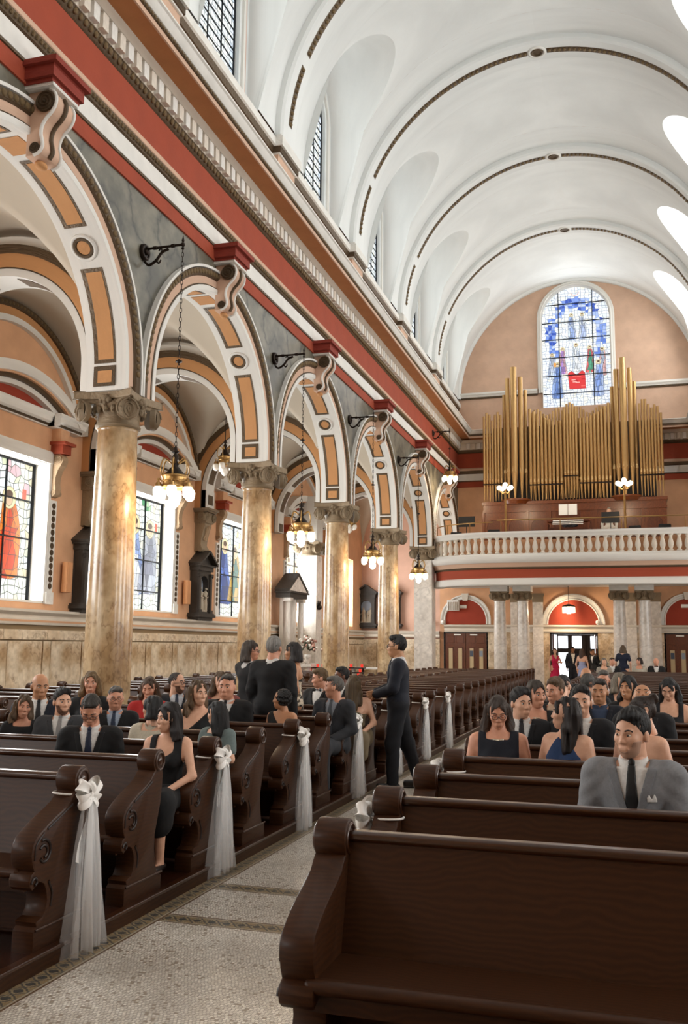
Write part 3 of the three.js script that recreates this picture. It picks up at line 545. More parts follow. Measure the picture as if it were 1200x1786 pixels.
// ---------------------------------------------------------------- side aisle: outer wall, windows, vault
const SW = { hw: 1.325, y0: 2.42, y1: 5.22 };
{
  for (const side of [1, -1]) {
    const o = struct(side > 0 ? 'wall_side_aisle' : 'wall_far_aisle', side > 0 ? 'apricot aisle wall above a veined marble wainscot' : 'aisle wall on the opposite side of the church', 'wall');
    const s = shapeOf([[ZE - .2, FLOOR], [ZS, FLOOR], [ZS, 9.2], [ZE - .2, 9.2]]);
    for (let b = -3; b <= (side > 0 ? 5 : 4); b++) { const c = bayZ(b), h = new THREE.Path(); h.moveTo(c - SW.hw, SW.y0); h.lineTo(c - SW.hw, SW.y1); h.lineTo(c + SW.hw, SW.y1); h.lineTo(c + SW.hw, SW.y0); h.lineTo(c - SW.hw, SW.y0); s.holes.push(h); }
    const g = extrX(s, XO - .45, .45); part('wall_core', uvBox(side > 0 ? g : mirrorX(g)), M.apricot, o);
    const fix = q => side > 0 ? q : mirrorX(q);
    part('wainscot_bed', fix(box(.09, 2.09, ZS - ZE, XO + .045, FLOOR + 1.045, (ZS + ZE) / 2)), side > 0 ? M.groove : M.marblePanel, o);
    part('ledge', uvBox(fix(runZ([[.0, 1.98], [.16, 1.98], [.18, 2.02], [.18, 2.08], [.14, 2.1], [.14, 2.16], [.2, 2.19], [.24, 2.22], [.24, 2.27], [0, 2.28]], XO, ZE, ZS))), M.cream, o);
    if (side < 0) continue;
    part('apricot_band', runZ([[.185, 2.03], [.185, 2.07]], XO, ZE, ZS), M.apricot, o);
    const pitch = BAY / 4, pg = uvBox(rbox(.05, 1.72, pitch - .3, .01, 0, 0, 0, 1)), sg = uvBox(rbox(.05, 1.72, .24, .008, 0, 0, 0, 1)), rg = uvBox(rbox(.05, .19, pitch - .012, .006, 0, 0, 0, 1));
    for (let i = 0; i < 26; i++) {
      const z = -9.2 - pitch * (i + .5); if (z < ZE + .5) break;
      part('marble_panel', pg, M.marblePanel, o).position.set(XO + .105, FLOOR + .88, z); part('marble_stile', sg, M.marblePanel, o).position.set(XO + .115, FLOOR + .88, z - pitch / 2); part('marble_rail', rg, M.marblePanel, o).position.set(XO + .115, FLOOR + 1.86, z);
    }
    part('wainscot_front', uvBox(box(.06, 1.96, 19.1, XO + .1, FLOOR + .98, .4)), M.marblePanel, o);
  }
  // aisle vaults
  for (const side of [1, -1]) {
    const o = struct(side > 0 ? 'ceiling_side_aisle' : 'ceiling_far_aisle', side > 0 ? 'cream groin vaults over the side aisle' : 'vaults over the opposite aisle', 'ceiling'), Y = 5.62, D = 2.5, xm = (XB + XO) / 2, hx = (XB - XO) / 2;
    for (let b = -3; b <= 5; b++) {
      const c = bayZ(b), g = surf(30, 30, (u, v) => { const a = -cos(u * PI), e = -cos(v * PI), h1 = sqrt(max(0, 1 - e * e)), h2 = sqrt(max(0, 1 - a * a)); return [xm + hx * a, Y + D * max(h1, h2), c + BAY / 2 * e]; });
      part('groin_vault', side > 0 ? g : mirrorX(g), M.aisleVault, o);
    }
    if (side < 0) continue;
    const d = PI / 180;
    for (let k = 0; k <= 4; k++) { // transverse arches from column to wall corbel
      const z = colZ(k), a = sub('cross_arch', o), base = { c: -9.22, y: 5.72, stilt: .46, plane: 'xy', n: 36, t0: z }, w = .26;
      part('arch_core', arch([[-w, 2.2], [-w, 1.56], [w, 1.56], [w, 2.2]], base), M.white, a);
      for (const s of [-1, 1]) {
        part('dark_line', arch(bandP(s * w, s * (w + .015), 1.68, 1.7), base), M.bronze, a);
        part('orange_band', arch(bandP(s * w, s * (w + .02), 1.7, 1.92), base), M.coffer, a);
        part('bead_band', arch(bandP(s * w, s * (w + .05), 1.92, 2.06), base), M.bronze, a);
      }
      for (const [p, q] of [[8, 34], [42, 80], [100, 138], [146, 172]]) part('panel', arch(bandP(-w + .1, w - .1, 1.57, 1.552), { ...base, stilt: 0, a0: p * d, a1: q * d, n: 12 }), M.bronze, a);
      for (const s of [-1, 1]) part('panel', box(.012, .26, .3, -9.22 + s * 1.556, 5.42, z), M.bronze, a);
    }
    for (let b = 1; b <= 4; b++) { // wall arches
      const a = sub('wall_arch', o), base = { c: bayZ(b), y: 5.5, stilt: 0, n: 40, a0: 12 * d, a1: 168 * d };
      part('white_band', arch(bandP(XO - .01, XO + .1, 2.18, 2.3), base), M.white, a); part('orange_band', arch(bandP(XO - .01, XO + .08, 2.3, 2.46), base), M.coffer, a); part('bead_band', arch(bandP(XO - .01, XO + .13, 2.46, 2.58), base), M.bronze, a);
      const el = []; for (let i = 0; i < 60; i++) { const t = lerp(14, 166, i / 59) * d; el.push([XO + .13, 5.5 + 2.52 * sin(t), bayZ(b) + 2.52 * cos(t), .02, .035, .035]); } part('bead_moulding', eggs(el), M.bronzeLight, a, null, 'stuff');
    }
  }
}
function scrollBracket(parent, x, y1, h, m) { // side-window console, profile in (z out, y), width along local x
  const g = sub('bracket', parent), p = [[0, 1], [.2, 1], [.25, .95], [.26, .86], [.22, .76], [.15, .66], [.11, .52], [.1, .38], [.12, .26], [.11, .16], [.06, .1], [0, .08]].map(q => [q[0], y1 - h + q[1] * h]);
  part('console', extr(shapeOf(p), .18, .008).rotateY(-PI / 2).translate(x + .09, 0, 0), m, g);
  for (const s of [-1, 1]) {
    const v = volute(.085, .03, m, g); v.position.set(x + s * .1, y1 - .11, .15); v.rotation.y = s * PI / 2;
    const w = volute(.055, .03, m, g); w.position.set(x + s * .1, y1 - h * .83, .075); w.rotation.y = s * PI / 2;
  }
}
function sideWindow(b, detail, side) {
  const c = bayZ(b), X = side > 0 ? XO : MIR(XO);
  const name = b === 4 ? 'behind the side altar with flowers' : b === 3 ? 'next to the side altar' : b === 2 ? 'between the two black wall shrines' : 'beside the first black wall shrine';
  const o = thing('window_' + (++winN), detail ? `square stained glass aisle window with robed figures, ${name}` : 'stained glass aisle window away from the shrines', 'window', [X, 0, c], side * PI / 2, detail ? null : 'other aisle windows', 'structure');
  const gl = sub('glazing', o); gl.position.set(0, SW.y0, -.36);
  const W = SW.hw * 2, H = SW.y1 - SW.y0;
  if (detail) paneGrid(W, H, 3, 4, 0, M.glassSide[(b + 2) % 3], gl, { ys: [0, .5, 1.26, 2.02, H], hbar: .03, vbar: .022, depth: .05 }); else paneGrid(W, H, 1, 1, 0, M.glassSide[0], gl);
  part('iron_frame', merge([box(W, .05, .07, 0, .025, .02), box(W, .05, .07, 0, H - .025, .02), box(.06, H, .07, -W / 2 + .03, H / 2, .02), box(.06, H, .07, W / 2 - .03, H / 2, .02)]), M.lead, gl);
  if (side > 0 || b > -2) areaLight(X + side * -.28, SW.y0 + H / 2, c, W - .2, H - .2, [side, 0, 0], AISLE_DAY);
  if (!detail) return;
  for (const s of [-1, 1]) { part('jamb', box(.03, H, .45, s * (SW.hw - .01), SW.y0 + H / 2, -.2), M.white, o); part('jamb', box(.06, H + .02, .03, s * (SW.hw + .03), SW.y0 + H / 2 + .01, .015), M.white, o); }
  part('sill', box(W, .04, .45, 0, SW.y0 + .01, -.2), M.white, o); part('lintel', box(W + .1, .24, .06, 0, SW.y1 + .12, .02), M.white, o); part('lintel', box(W, .02, .42, 0, SW.y1 - .005, -.2), M.white, o);
  for (const s of [-1, 1]) {
    const x = s * 1.48, st = sub('pierced_strip', o);
    part('strip', box(.2, 1.86, .04, x, 3.56, .02), M.white, st); part('strip_foot', box(.24, .24, .06, x, 2.52, .03), M.white, st);
    const dg = cyl(.062, .062, .02, 0, 0, 0, 14).rotateX(PI / 2); for (let i = 0; i < 13; i++) part('roundel', dg, M.bronze, st).position.set(x, 2.76 + i * .135, .036);
    scrollBracket(o, x, 5.42, .95, M.stoneScroll);
    part('red_block', merge([box(.3, .2, .28, x, 5.53, .14), box(.4, .06, .36, x, 5.64, .18)]), M.red, o);
    part('frieze_block', box(.3, .28, .22, x, 5.8, .11), M.apricot, o);
  }
  const cor = (x0, x1, d) => merge([runX([[0, 5.94], [d, 5.94], [d + .03, 6.0], [d + .1, 6.04], [d + .12, 6.12], [d + .16, 6.16], [d + .16, 6.2], [0, 6.2]], 0, x0, x1), box(.005, .26, d + .15, x0, 6.07, (d + .15) / 2), box(.005, .26, d + .15, x1, 6.07, (d + .15) / 2)]);
  part('cornice', merge([cor(-2.1, -1.1, .2), cor(1.1, 2.1, .2), cor(-1.1, 1.1, .06)]), M.white, o);
  for (const [x0, x1, d] of [[-2.05, -1.12, .215], [1.12, 2.05, .215], [-1.1, 1.1, .075]]) part('bead_band', box(x1 - x0, .05, .03, (x0 + x1) / 2, 5.985, d + .01), M.bronze, o);
  const R = 3.2, cy = 6.88 - R, a0 = Math.acos(2.12 / R), base = { c: 0, y: cy, plane: 'xy', n: 40 };
  const seg = (r0, r1, t0, t1, m, n) => { const a = Math.asin(clamp((6.2 - cy) / r1, -1, 1)); return part(n, arch(bandP(t0, t1, r0, r1), { ...base, a0: max(a, a0 * .98), a1: PI - max(a, a0 * .98) }), m, o); };
  seg(R - .2, R, 0, .34, M.white, 'hood_arch'); seg(R - .24, R - .2, 0, .28, M.apricot, 'hood_band'); seg(R - .32, R - .24, 0, .22, M.bronze, 'bead_band'); seg(R - .42, R - .32, 0, .16, M.white, 'hood_band');
  const ty = []; for (let i = 0; i <= 24; i++) { const x = lerp(-1.6, 1.6, i / 24); ty.push([x, max(6.2, cy + sqrt((R - .42) ** 2 - x * x))]); } ty.push([1.6, 6.19], [-1.6, 6.19]);
  part('tympanum', extr(shapeOf(ty), .03), M.lunetteRed, o);
}
for (let b = -3; b <= 4; b++) { sideWindow(b, b >= 1, 1); sideWindow(b, false, -1); }
sideWindow(5, false, 1);

// wall corbels that carry the cross arches
for (let k = 0; k <= 2; k++) {
  const o = thing('wall_corbel', `carved brown corbel with ionic scrolls on the aisle wall, behind the ${ORD[3 - k]} column from the gallery pier`, 'corbel', [XO, 0, colZ(k)], PI / 2, 'wall corbels', 'structure');
  part('impost', box(.52, .5, .34, 0, 5.5, .17), M.white, o); part('impost_panel', box(.28, .26, .02, 0, 5.5, .345), M.bronze, o);
  part('abacus', merge([box(.66, .06, .46, 0, 5.23, .23), box(.6, .05, .42, 0, 5.18, .21)]), M.capital, o);
  part('block', box(.5, .3, .34, 0, 5.02, .17), M.capital, o);
  for (const s of [-1, 1]) { const v = volute(.12, .06, M.capital, o); v.position.set(s * .24, 5.03, .34); const w = volute(.12, .06, M.capital, o); w.position.set(s * .29, 5.03, .24); w.rotation.y = s * PI / 2; }
  const p = [[0, 4.88], [.3, 4.88], [.31, 4.8], [.27, 4.7], [.23, 4.55], [.2, 4.4], [.19, 4.28], [.22, 4.2], [.2, 4.14], [0, 4.1]];
  part('console', extr(shapeOf(p), .38, .01).rotateY(-PI / 2).translate(.19, 0, 0), M.capital, o);
  part('carved_leaf', merge([tube([[0, 4.8, .33], [0, 4.6, .26], [0, 4.4, .22]], .04, 12, 6), tube([[-.09, 4.75, .31], [-.05, 4.6, .26], [-.1, 4.42, .21]], .03, 12, 6), tube([[.09, 4.75, .31], [.05, 4.6, .26], [.1, 4.42, .21]], .03, 12, 6)]), M.stoneScroll, o);
  const v = cyl(.07, .07, .44, 0, 0, 0, 16).rotateZ(PI / 2).translate(0, 4.16, .17); part('roll', v, M.capital, o);
}
// black wall shrines with a small relief scene
function reliefFigure(x, h, t, seed) { const r = RNG(seed), g = []; g.push(lathe([[.001, 0], [.075, 0], [.07, h * .3], [.05, h * .6], [.065, h * .76], [.03, h * .84], [.001, h * .86]], 10)); g.push(ball(.038, 0, h * .92, .02, 8)); g.push(tube([[-.06, h * .74, 0], [-.09, h * .6, .04], [-.02 + r() * .05, h * .55, .08]], .018, 8, 5), tube([[.06, h * .74, 0], [.09, h * .6, .04], [.04 * r(), h * .62, .08]], .018, 8, 5)); return merge(g).rotateZ((r() - .5) * .25).translate(x, 0, t); }
function shrine(label, pos, turn) {
  const o = thing('wall_shrine', label, 'shrine', pos, turn, null);
  part('shelf', merge([box(1.02, .07, .36, 0, .1, .18), box(.9, .1, .3, 0, .03, .15), box(.96, .05, .33, 0, .15, .165)]), M.shrine, o);
  part('backing', box(.8, 1.35, .05, 0, .82, .03), M.shrine, o);
  const fr = shapeOf([[-.4, .17], [.4, .17], [.4, 1.42], [-.4, 1.42]]), h = new THREE.Path(); h.moveTo(-.25, .22); h.lineTo(-.25, .92); h.absarc(0, .92, .25, PI, 0, true); h.lineTo(.25, .22); h.lineTo(-.25, .22); fr.holes.push(h);
  part('frame', extr(fr, .18, .01, 20).translate(0, 0, .05), M.shrine, o);
  for (const s of [-1, 1]) { part('pilaster', merge([box(.11, .95, .06, s * .34, .7, .26), box(.15, .07, .09, s * .34, 1.2, .27), box(.15, .09, .09, s * .34, .22, .27)]), M.shrine, o); const v = volute(.05, .04, M.shrine, o); v.position.set(s * .41, 1.17, .26); v.rotation.y = s * PI / 2; }
  part('entablature', merge([box(.86, .12, .3, 0, 1.36, .15), box(.96, .05, .36, 0, 1.44, .18)]), M.shrine, o);
  const pd = shapeOf([[-.5, 1.46], [.5, 1.46], [0, 1.8]]); part('pediment', extr(pd, .2, 0).translate(0, 0, .03), M.shrine, o);
  for (const s of [-1, 1]) part('raking_cornice', box(.62, .06, .4, 0, 0, .2).rotateZ(-s * .596).translate(s * .255, 1.655, 0), M.shrine, o);
  part('niche_sky', box(.52, 1.0, .02, 0, .7, .07), M.shrineSky, o);
  for (let i = 0; i < 4; i++) part('relief_figure', reliefFigure(-.17 + i * .115, .52 + (i % 2) * .12, .13 + (i % 2) * .05, 60 + i), M.relief, o).position.y = .24;
  part('relief_ground', rbox(.5, .08, .16, .03, 0, .23, .15), M.relief, o);
}
shrine('black aedicule shrine hanging beside the pale speaker, between the first two aisle windows', [XO, 2.28, colZ(1)], PI / 2);
shrine('black aedicule shrine under a carved corbel, between the middle aisle windows', [XO, 2.28, colZ(2)], PI / 2);
shrine('black aedicule shrine on the aisle end wall, next to the aisle window wall', [-10.85, 2.4, ZE], 0);
shrine('black aedicule shrine on the aisle end wall, next to the gallery pier', [-9.75, 2.4, ZE], 0);
for (const [k, t] of [[1, 'before the first black shrine'], [2, 'before the second black shrine']]) {
  const o = thing('wall_speaker', `slim apricot column speaker on the aisle wall ${t}`, 'speaker', [XO, 2.62, colZ(k) + .78], PI / 2); part('cabinet', rbox(.2, .62, .12, .01, 0, .35, .12), M.speaker, o); part('grille', box(.16, .56, .01, 0, .35, .184), M.speaker, o); for (const q of [.2, .5]) part('mount', box(.06, .05, .08, .06, q, .03), M.bronze, o);
}
// pier with wall bracket, side altar, flowers, votive stand
{
  const o = thing('aisle_pier', 'pale marble pier on the aisle wall beyond the side altar', 'pier', [-10.75, 0, colZ(3) - 2.9], 0, null, 'structure');
  part('shaft', uvBox(box(.7, 4.83, .62, 0, FLOOR + 2.415, 0)), M.marblePale, o); ionicCapital(o, .46, 4.76, YCAP, .33, M.capital); part('impost', box(.7, 1.6, .7, 0, YCAP + .8, 0), M.white, o);
  const s = thing('wall_ornament', 'small dark cast ornament fixed to the pale pier beyond the altar', 'ornament', [-10.4, 2.95, colZ(3) - 2.75], PI / 2); part('boss', merge([ball(.1, 0, 0, .06, 10), ball(.06, 0, .12, .05, 8), tube([[-.08, .05, .05], [-.12, .15, .06], [-.08, .22, .05]], .02, 8, 5), tube([[.08, .05, .05], [.12, .15, .06], [.08, .22, .05]], .02, 8, 5)]), M.iron, s);
  const a = thing('side_altar', 'grey marble side altar with columns and a pediment on the aisle wall', 'altar', [XO + .15, 0, colZ(3) - .75], PI / 2);
  part('altar_table', merge([box(1.7, .1, .75, 0, 1.0, .55), box(1.5, 1.02, .55, 0, .44, .45), box(1.7, .1, .7, 0, -.02, .5)]), M.marblePale, a); part('back_panel', box(1.3, 2.2, .12, 0, 2.1, .2), M.marblePale, a);
  for (const q of [-1, 1]) part('column', merge([cyl(.09, .1, 1.9, q * .62, 2.1, .42, 16), box(.26, .12, .26, q * .62, 3.1, .42), box(.26, .12, .26, q * .62, 1.1, .42)]), M.marblePale, a);
  part('entablature', merge([box(1.66, .16, .5, 0, 3.24, .32), box(1.8, .06, .58, 0, 3.34, .34)]), M.shrine, a);
  part('pediment', extr(shapeOf([[-.9, 3.37], [.9, 3.37], [0, 3.9]]), .34, .01).translate(0, 0, .2), M.marblePale, a);
  for (const q of [-1, 1]) part('raking_cornice', box(1.1, .09, .5, 0, 0, .32).rotateZ(-q * .53).translate(q * .47, 3.68, 0), M.shrine, a);
  const f = thing('flower_arrangement', 'large loose bouquet of pale flowers in a vase by the side altar', 'flowers', [-9.72, 1.05, -28.1]); const r = RNG(88), fl = [[], [], []], lv = [];
  part('vase', lathe([[.001, 0], [.09, 0], [.06, .05], [.12, .18], [.13, .26], [.1, .3]], 16), M.marblePale, f);
  for (let i = 0; i < 90; i++) { const a2 = r() * 2 * PI, e = r() * 1.5, R = .16 + r() * .28, p = [R * cos(a2) * sin(e) * 1.15, .38 + R * cos(e) * 1.1, R * sin(a2) * sin(e)]; if (i % 3) fl[i % 3].push(ball(.03 + r() * .025, ...p, 6)); else lv.push(new THREE.ConeGeometry(.035, .2, 4).rotateZ(r() * 3).rotateY(r() * 6).translate(...p)); }
  part('white_flowers', merge(fl[1]), S('#e9e2d6', .8), f, null, 'stuff'); part('pink_flowers', merge(fl[2]), S('#b98a7a', .8), f, null, 'stuff'); part('leaves', merge(lv), S('#3b3d2a', .8), f, null, 'stuff');
  const st = thing('flower_stand', 'white marble pedestal under the bouquet by the side altar', 'pedestal', [-9.72, FLOOR, -28.1]); part('pedestal', merge([box(.36, .08, .36, 0, .04, 0), cyl(.11, .14, .95, 0, .55, 0, 16), box(.36, .1, .36, 0, 1.07, 0)]), M.marblePale, st);
  const redM = P('#c21f1c', .3, { emissive: new THREE.Color(.8, .05, .03), emissiveIntensity: .6 });
  for (const [x, z, w] of [[-9.3, -28.0, 5], [-8.55, -28.6, 3]]) {
    const v = thing('votive_candle_stand', w > 3 ? 'tiered rack of red votive candles by the bouquet' : 'small rack of red votive candles beside the second column', 'candle stand', [x, FLOOR, z]);
    part('rack', merge([box(.9, .04, .3, 0, .72, 0), box(.9, .04, .3, 0, .86, -.2), box(.9, .04, .3, 0, 1.0, -.4), box(.05, .74, .05, -.4, .37, 0), box(.05, .74, .05, .4, .37, 0), box(.05, 1.0, .05, -.4, .5, -.4), box(.05, 1.0, .05, .4, .5, -.4)]), M.iron, v);
    for (let t = 0; t < 3; t++) for (let i = 0; i < w; i++) part('candle_glass', cyl(.045, .04, .1, -.36 + i * .72 / (w - 1), .79 + t * .14, -t * .2, 10), redM, v);
  }
  const sh = thing('white_shelf', 'narrow white stone ledge table beside the red candle racks', 'table', [-8.2, FLOOR, -29.6]); part('top', box(1.3, .06, .35, 0, .98, 0), M.white, sh); for (const q of [-.45, .45]) part('support', box(.1, .95, .25, q, .475, 0), M.white, sh);
}
// ---------------------------------------------------------------- west wall with organ window, doors and lunettes
const XD = -2.15, DSP = 4.4;
const DOORS = [[XD, .95, 2.24], [XD - DSP, .88, 2.22], [XD + DSP, .88, 2.22]];
{
  const o = struct('wall_west', 'west wall with organ, round stained glass window and three arched doorways', 'wall');
  const lo = shapeOf([[XB - .2, FLOOR], [MIR(XO) + .3, FLOOR], [MIR(XO) + .3, 8.5], [XB - .2, 8.5]]);
  for (const [x, hw, h] of DOORS) { const p = new THREE.Path(); p.moveTo(x - hw, FLOOR + .001); p.lineTo(x - hw, h); p.lineTo(x + hw, h); p.lineTo(x + hw, FLOOR + .001); p.lineTo(x - hw, FLOOR + .001); lo.holes.push(p); }
  part('lower_wall', uvBox(extr(lo, .35).translate(0, 0, ZE - .35)), M.apricot, o);
  part('aisle_end', uvBox(box(XB - .2 - XO + .4, 9.3, .35, (XB - .2 + XO - .4) / 2, FLOOR + 4.65, ZE - .175)), M.pink, o);
  const up = shapeOf([[XB - .4, 8.5], [MIR(XB) + .4, 8.5], [MIR(XB) + .4, 17.7], [XB - .4, 17.7]]), OW = { x: -1.77, hw: 1.4, y0: 11.67, y1: 16.95 };
  const p = new THREE.Path(); p.moveTo(OW.x - OW.hw, OW.y0); p.lineTo(OW.x - OW.hw, OW.y1 - OW.hw); p.absarc(OW.x, OW.y1 - OW.hw, OW.hw, PI, 0, true); p.lineTo(OW.x + OW.hw, OW.y0); p.lineTo(OW.x - OW.hw, OW.y0); up.holes.push(p);
  part('upper_wall', uvBox(extr(up, .35, 0, 32).translate(0, 0, ZE - .35)), M.peach, o);
  for (const [n, m, q] of ENT.slice(0, 12)) part(n, uvBox(runX(q, ZE, XF - .1, MIR(XF) + .1)), M[m], o);
  const dg = rbox(.15, .25, .09, .008, 0, 10.135, ZE + .165, 1); for (let x = XF + .5, i = 0; x < 3; x += .23, i++) part('dentil', dg, i % 2 ? M.cream : M.white, o).position.x = x;
  for (const [a, b] of [[XF, OW.x - OW.hw - .22], [OW.x + OW.hw + .22, MIR(XF)]]) { part('string_course', runX([[0, 12.3], [.08, 12.32], [.1, 12.38], [.14, 12.42], [.14, 12.5], [0, 12.52]], ZE, a, b), M.white, o); part('string_line', box(b - a, .06, .05, (a + b) / 2, 12.27, ZE + .02), M.bronze, o); }
  part('vault_edge', arch([[0, RV + .05], [0, RV - .1], [.12, RV - .1], [.2, RV - .02], [.2, RV + .05]], { c: XC, y: YV, plane: 'xy', t0: ZE, n: 72 }), M.vault, o);
  // marble dado and ledge below the lunettes
  const bays = [[XB, XD - DSP - .88], [XD - DSP + .88, XD - .95], [XD + .95, XD + DSP - .88], [XD + DSP + .88, 5]];
  for (const [a, b] of bays) { part('marble_dado', uvBox(box(b - a, 2.36, .08, (a + b) / 2, FLOOR + 1.18, ZE + .04)), M.marblePanel, o); }
  part('ledge', runX([[0, 2.24], [.12, 2.24], [.14, 2.3], [.1, 2.33], [.1, 2.4], [.16, 2.44], [.2, 2.48], [.2, 2.54], [0, 2.55]], ZE, XB, 5), M.cream, o);
  part('ledge', runX([[0, 2.0], [.14, 2.0], [.16, 2.05], [.13, 2.12], [.2, 2.2], [.22, 2.27], [0, 2.28]], ZE, XO, XB - .2), M.cream, o);
  part('aisle_dado', uvBox(box(XB - .2 - XO, 2.0, .1, (XB - .2 + XO) / 2, FLOOR + 1, ZE + .05)), M.marblePanel, o);
  for (const x of [-10.4, -9.2, -8.05]) part('panel_joint', box(.02, 1.7, .012, x, .95, ZE + .104), M.groove, o);
  DOORS.forEach(([x, hw], i) => {
    const R = i ? 1.06 : 1.25, r = i ? .85 : 1.0, st = i ? .18 : 0;
    const a = sub('door_arch', o);
    part('lunette', extr(shapeOf([...archPts(r + .02, st, 2.56 + st, 32).map(q => [x + q[0], q[1]])]), .03).translate(0, 0, ZE + .005), M.lunetteRed, a);
    part('arch_band', arch([[0, r], [.07, r], [.1, r + .04], [.06, r + .07], [.06, R - .08], [.12, R - .05], [.12, R], [0, R]], { c: x, y: 2.56 + st, stilt: st, plane: 'xy', t0: ZE, n: 40 }), M.white, a);
    if (i) part('keystone', extr(shapeOf([[x - .1, 2.56 + st + r - .04], [x + .1, 2.56 + st + r - .04], [x + .15, 2.56 + st + R + .05], [x - .15, 2.56 + st + R + .05]]), .16).translate(0, 0, ZE), M.cream, a);
  });
  // organ window
  const w = thing('window_' + (++winN), 'tall round-headed stained glass window with blue ring and red chest above the organ', 'window', [OW.x, 0, ZE], 0, null, 'structure');
  part('frame', arch([[.0, OW.hw], [.1, OW.hw], [.14, OW.hw + .05], [.1, OW.hw + .1], [.1, OW.hw + .16], [.05, OW.hw + .2], [0, OW.hw + .2]], { c: 0, y: OW.y1 - OW.hw, stilt: OW.y1 - OW.hw - 12.3, plane: 'xy', n: 40 }), M.white, w);
  part('reveal', arch([[-.3, OW.hw - .005], [.1, OW.hw - .005]], { c: 0, y: OW.y1 - OW.hw, stilt: OW.y1 - OW.hw - OW.y0, plane: 'xy', n: 40 }), M.white, w);
  const gl = sub('glazing', w); gl.position.set(0, OW.y0, -.2); const H = OW.y1 - OW.y0;
  paneGrid(OW.hw * 2, H, 3, 7, OW.hw, M.glassOrgan, gl, { xs: [-OW.hw, -.7, .7, OW.hw], ys: [0, .62, 1.4, 2.2, 3.0, 3.75, 4.55, H], bar: .035, depth: .04 });
  areaLight(OW.x, 14.2, ZE + .12, 2.4, 4.6, [0, 0, 1], WEST_DAY);
}
// doors
function woodDoor(x, label) {
  const o = thing('door_' + (x < -3 ? 1 : 2), label, 'door', [x, FLOOR, ZE + .02], 0, null, 'structure');
  for (const s of [-1, 1]) {
    const d = sub('door_leaf', o); d.position.x = s * .44;
    part('leaf', uvBox(box(.86, 2.26, .05, 0, 1.14, 0)), M.woodDoor, d);
    for (const t of [-1, 1]) { part('upper_panel', rbox(.3, .3, .03, .01, t * .2, 2.0, .03), M.woodDoor, d); part('glass_slot', box(.17, 1.1, .02, t * .2, 1.1, .03), S('#c9b48e', .25), d); part('slot_frame', merge([box(.03, 1.16, .04, t * .2 - .1, 1.1, .03), box(.03, 1.16, .04, t * .2 + .1, 1.1, .03), box(.23, .03, .04, t * .2, 1.66, .03), box(.23, .03, .04, t * .2, .54, .03)]), M.woodDoor, d); }
    part('closer', box(.3, .05, .06, -s * .1, 2.2, .05), M.paper, d);
    if (x > -3 || s > 0) for (const t of [-1, 1]) part('notice', box(.14, .24, .004, t * .2, 1.42, .045), S(t > 0 ? '#8d98a6' : '#4b5566', .7), d);
  }
  part('frame', merge([box(.06, 2.32, .12, -.9, 1.15, 0), box(.06, 2.32, .12, .9, 1.15, 0), box(1.86, .06, .12, 0, 2.29, 0)]), M.darkDoor, o);
}
woodDoor(XD - DSP, 'panelled brown double door with narrow glass slots beside the gallery pier'); woodDoor(XD + DSP, 'panelled brown double door with narrow glass slots behind the guest in a tuxedo');
{ // vestibule and street door
  const o = struct('wall_vestibule', 'dim vestibule behind the open middle doorway', 'wall');
  const z0 = ZE - .35, z1 = -44.6;
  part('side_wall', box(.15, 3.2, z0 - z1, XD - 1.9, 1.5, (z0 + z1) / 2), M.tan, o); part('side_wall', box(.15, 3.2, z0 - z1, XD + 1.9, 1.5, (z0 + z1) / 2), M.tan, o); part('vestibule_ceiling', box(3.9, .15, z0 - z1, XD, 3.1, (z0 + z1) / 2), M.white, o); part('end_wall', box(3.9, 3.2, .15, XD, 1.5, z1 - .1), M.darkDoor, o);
  const d = thing('door_3', 'dark street doors with bright daylight panes at the end of the vestibule', 'door', [XD + .25, FLOOR, z1 + .06], 0, null, 'structure');
  for (const s of [-1, 1]) {
    const l = sub('door_leaf', d); l.position.x = s * .72;
    part('leaf', box(1.4, 2.6, .06, 0, 1.3, 0), M.darkDoor, l);
    for (const t of [-1, 1]) { part('window_pane', box(.42, .55, .02, t * .31, 1.95, .04), M.day, l); part('window_pane', box(.42, 1.25, .02, t * .31, .85, .04), s < 0 && t < 0 ? M.day : M.darkDoor, l); }
    part('push_bar', box(1.1, .05, .08, 0, 1.05, .08), M.brass, l);
  }
  const [x, hw, h] = DOORS[0];
  const j = struct('door_4', 'open dark doorway frame of the middle entrance', 'door'); part('jamb', box(.08, h - FLOOR, .4, x - hw + .04, (h + FLOOR) / 2, ZE - .16), M.darkDoor, j); part('jamb', box(.05, h - FLOOR, .4, x + hw - .02, (h + FLOOR) / 2, ZE - .16), M.darkDoor, j); part('head', box(2 * hw, .06, .4, x, h - .03, ZE - .16), M.darkDoor, j);
  const leaf = uvBox(box(.9, 2.24, .05, .45, 1.12, 0)); for (const s of [-1, 1]) { const q = part('door_leaf', leaf, M.woodDoor, j); q.position.set(x + s * (hw - .1), FLOOR, ZE - .4); q.rotation.y = s > 0 ? PI - 1.5 + PI * 0 - PI * .0 : 1.5; if (s > 0) q.rotation.y = PI - 1.5; }
  areaLight(XD, 1.5, z1 + .3, 2.2, 1.8, [0, 0, 1], 4);
}
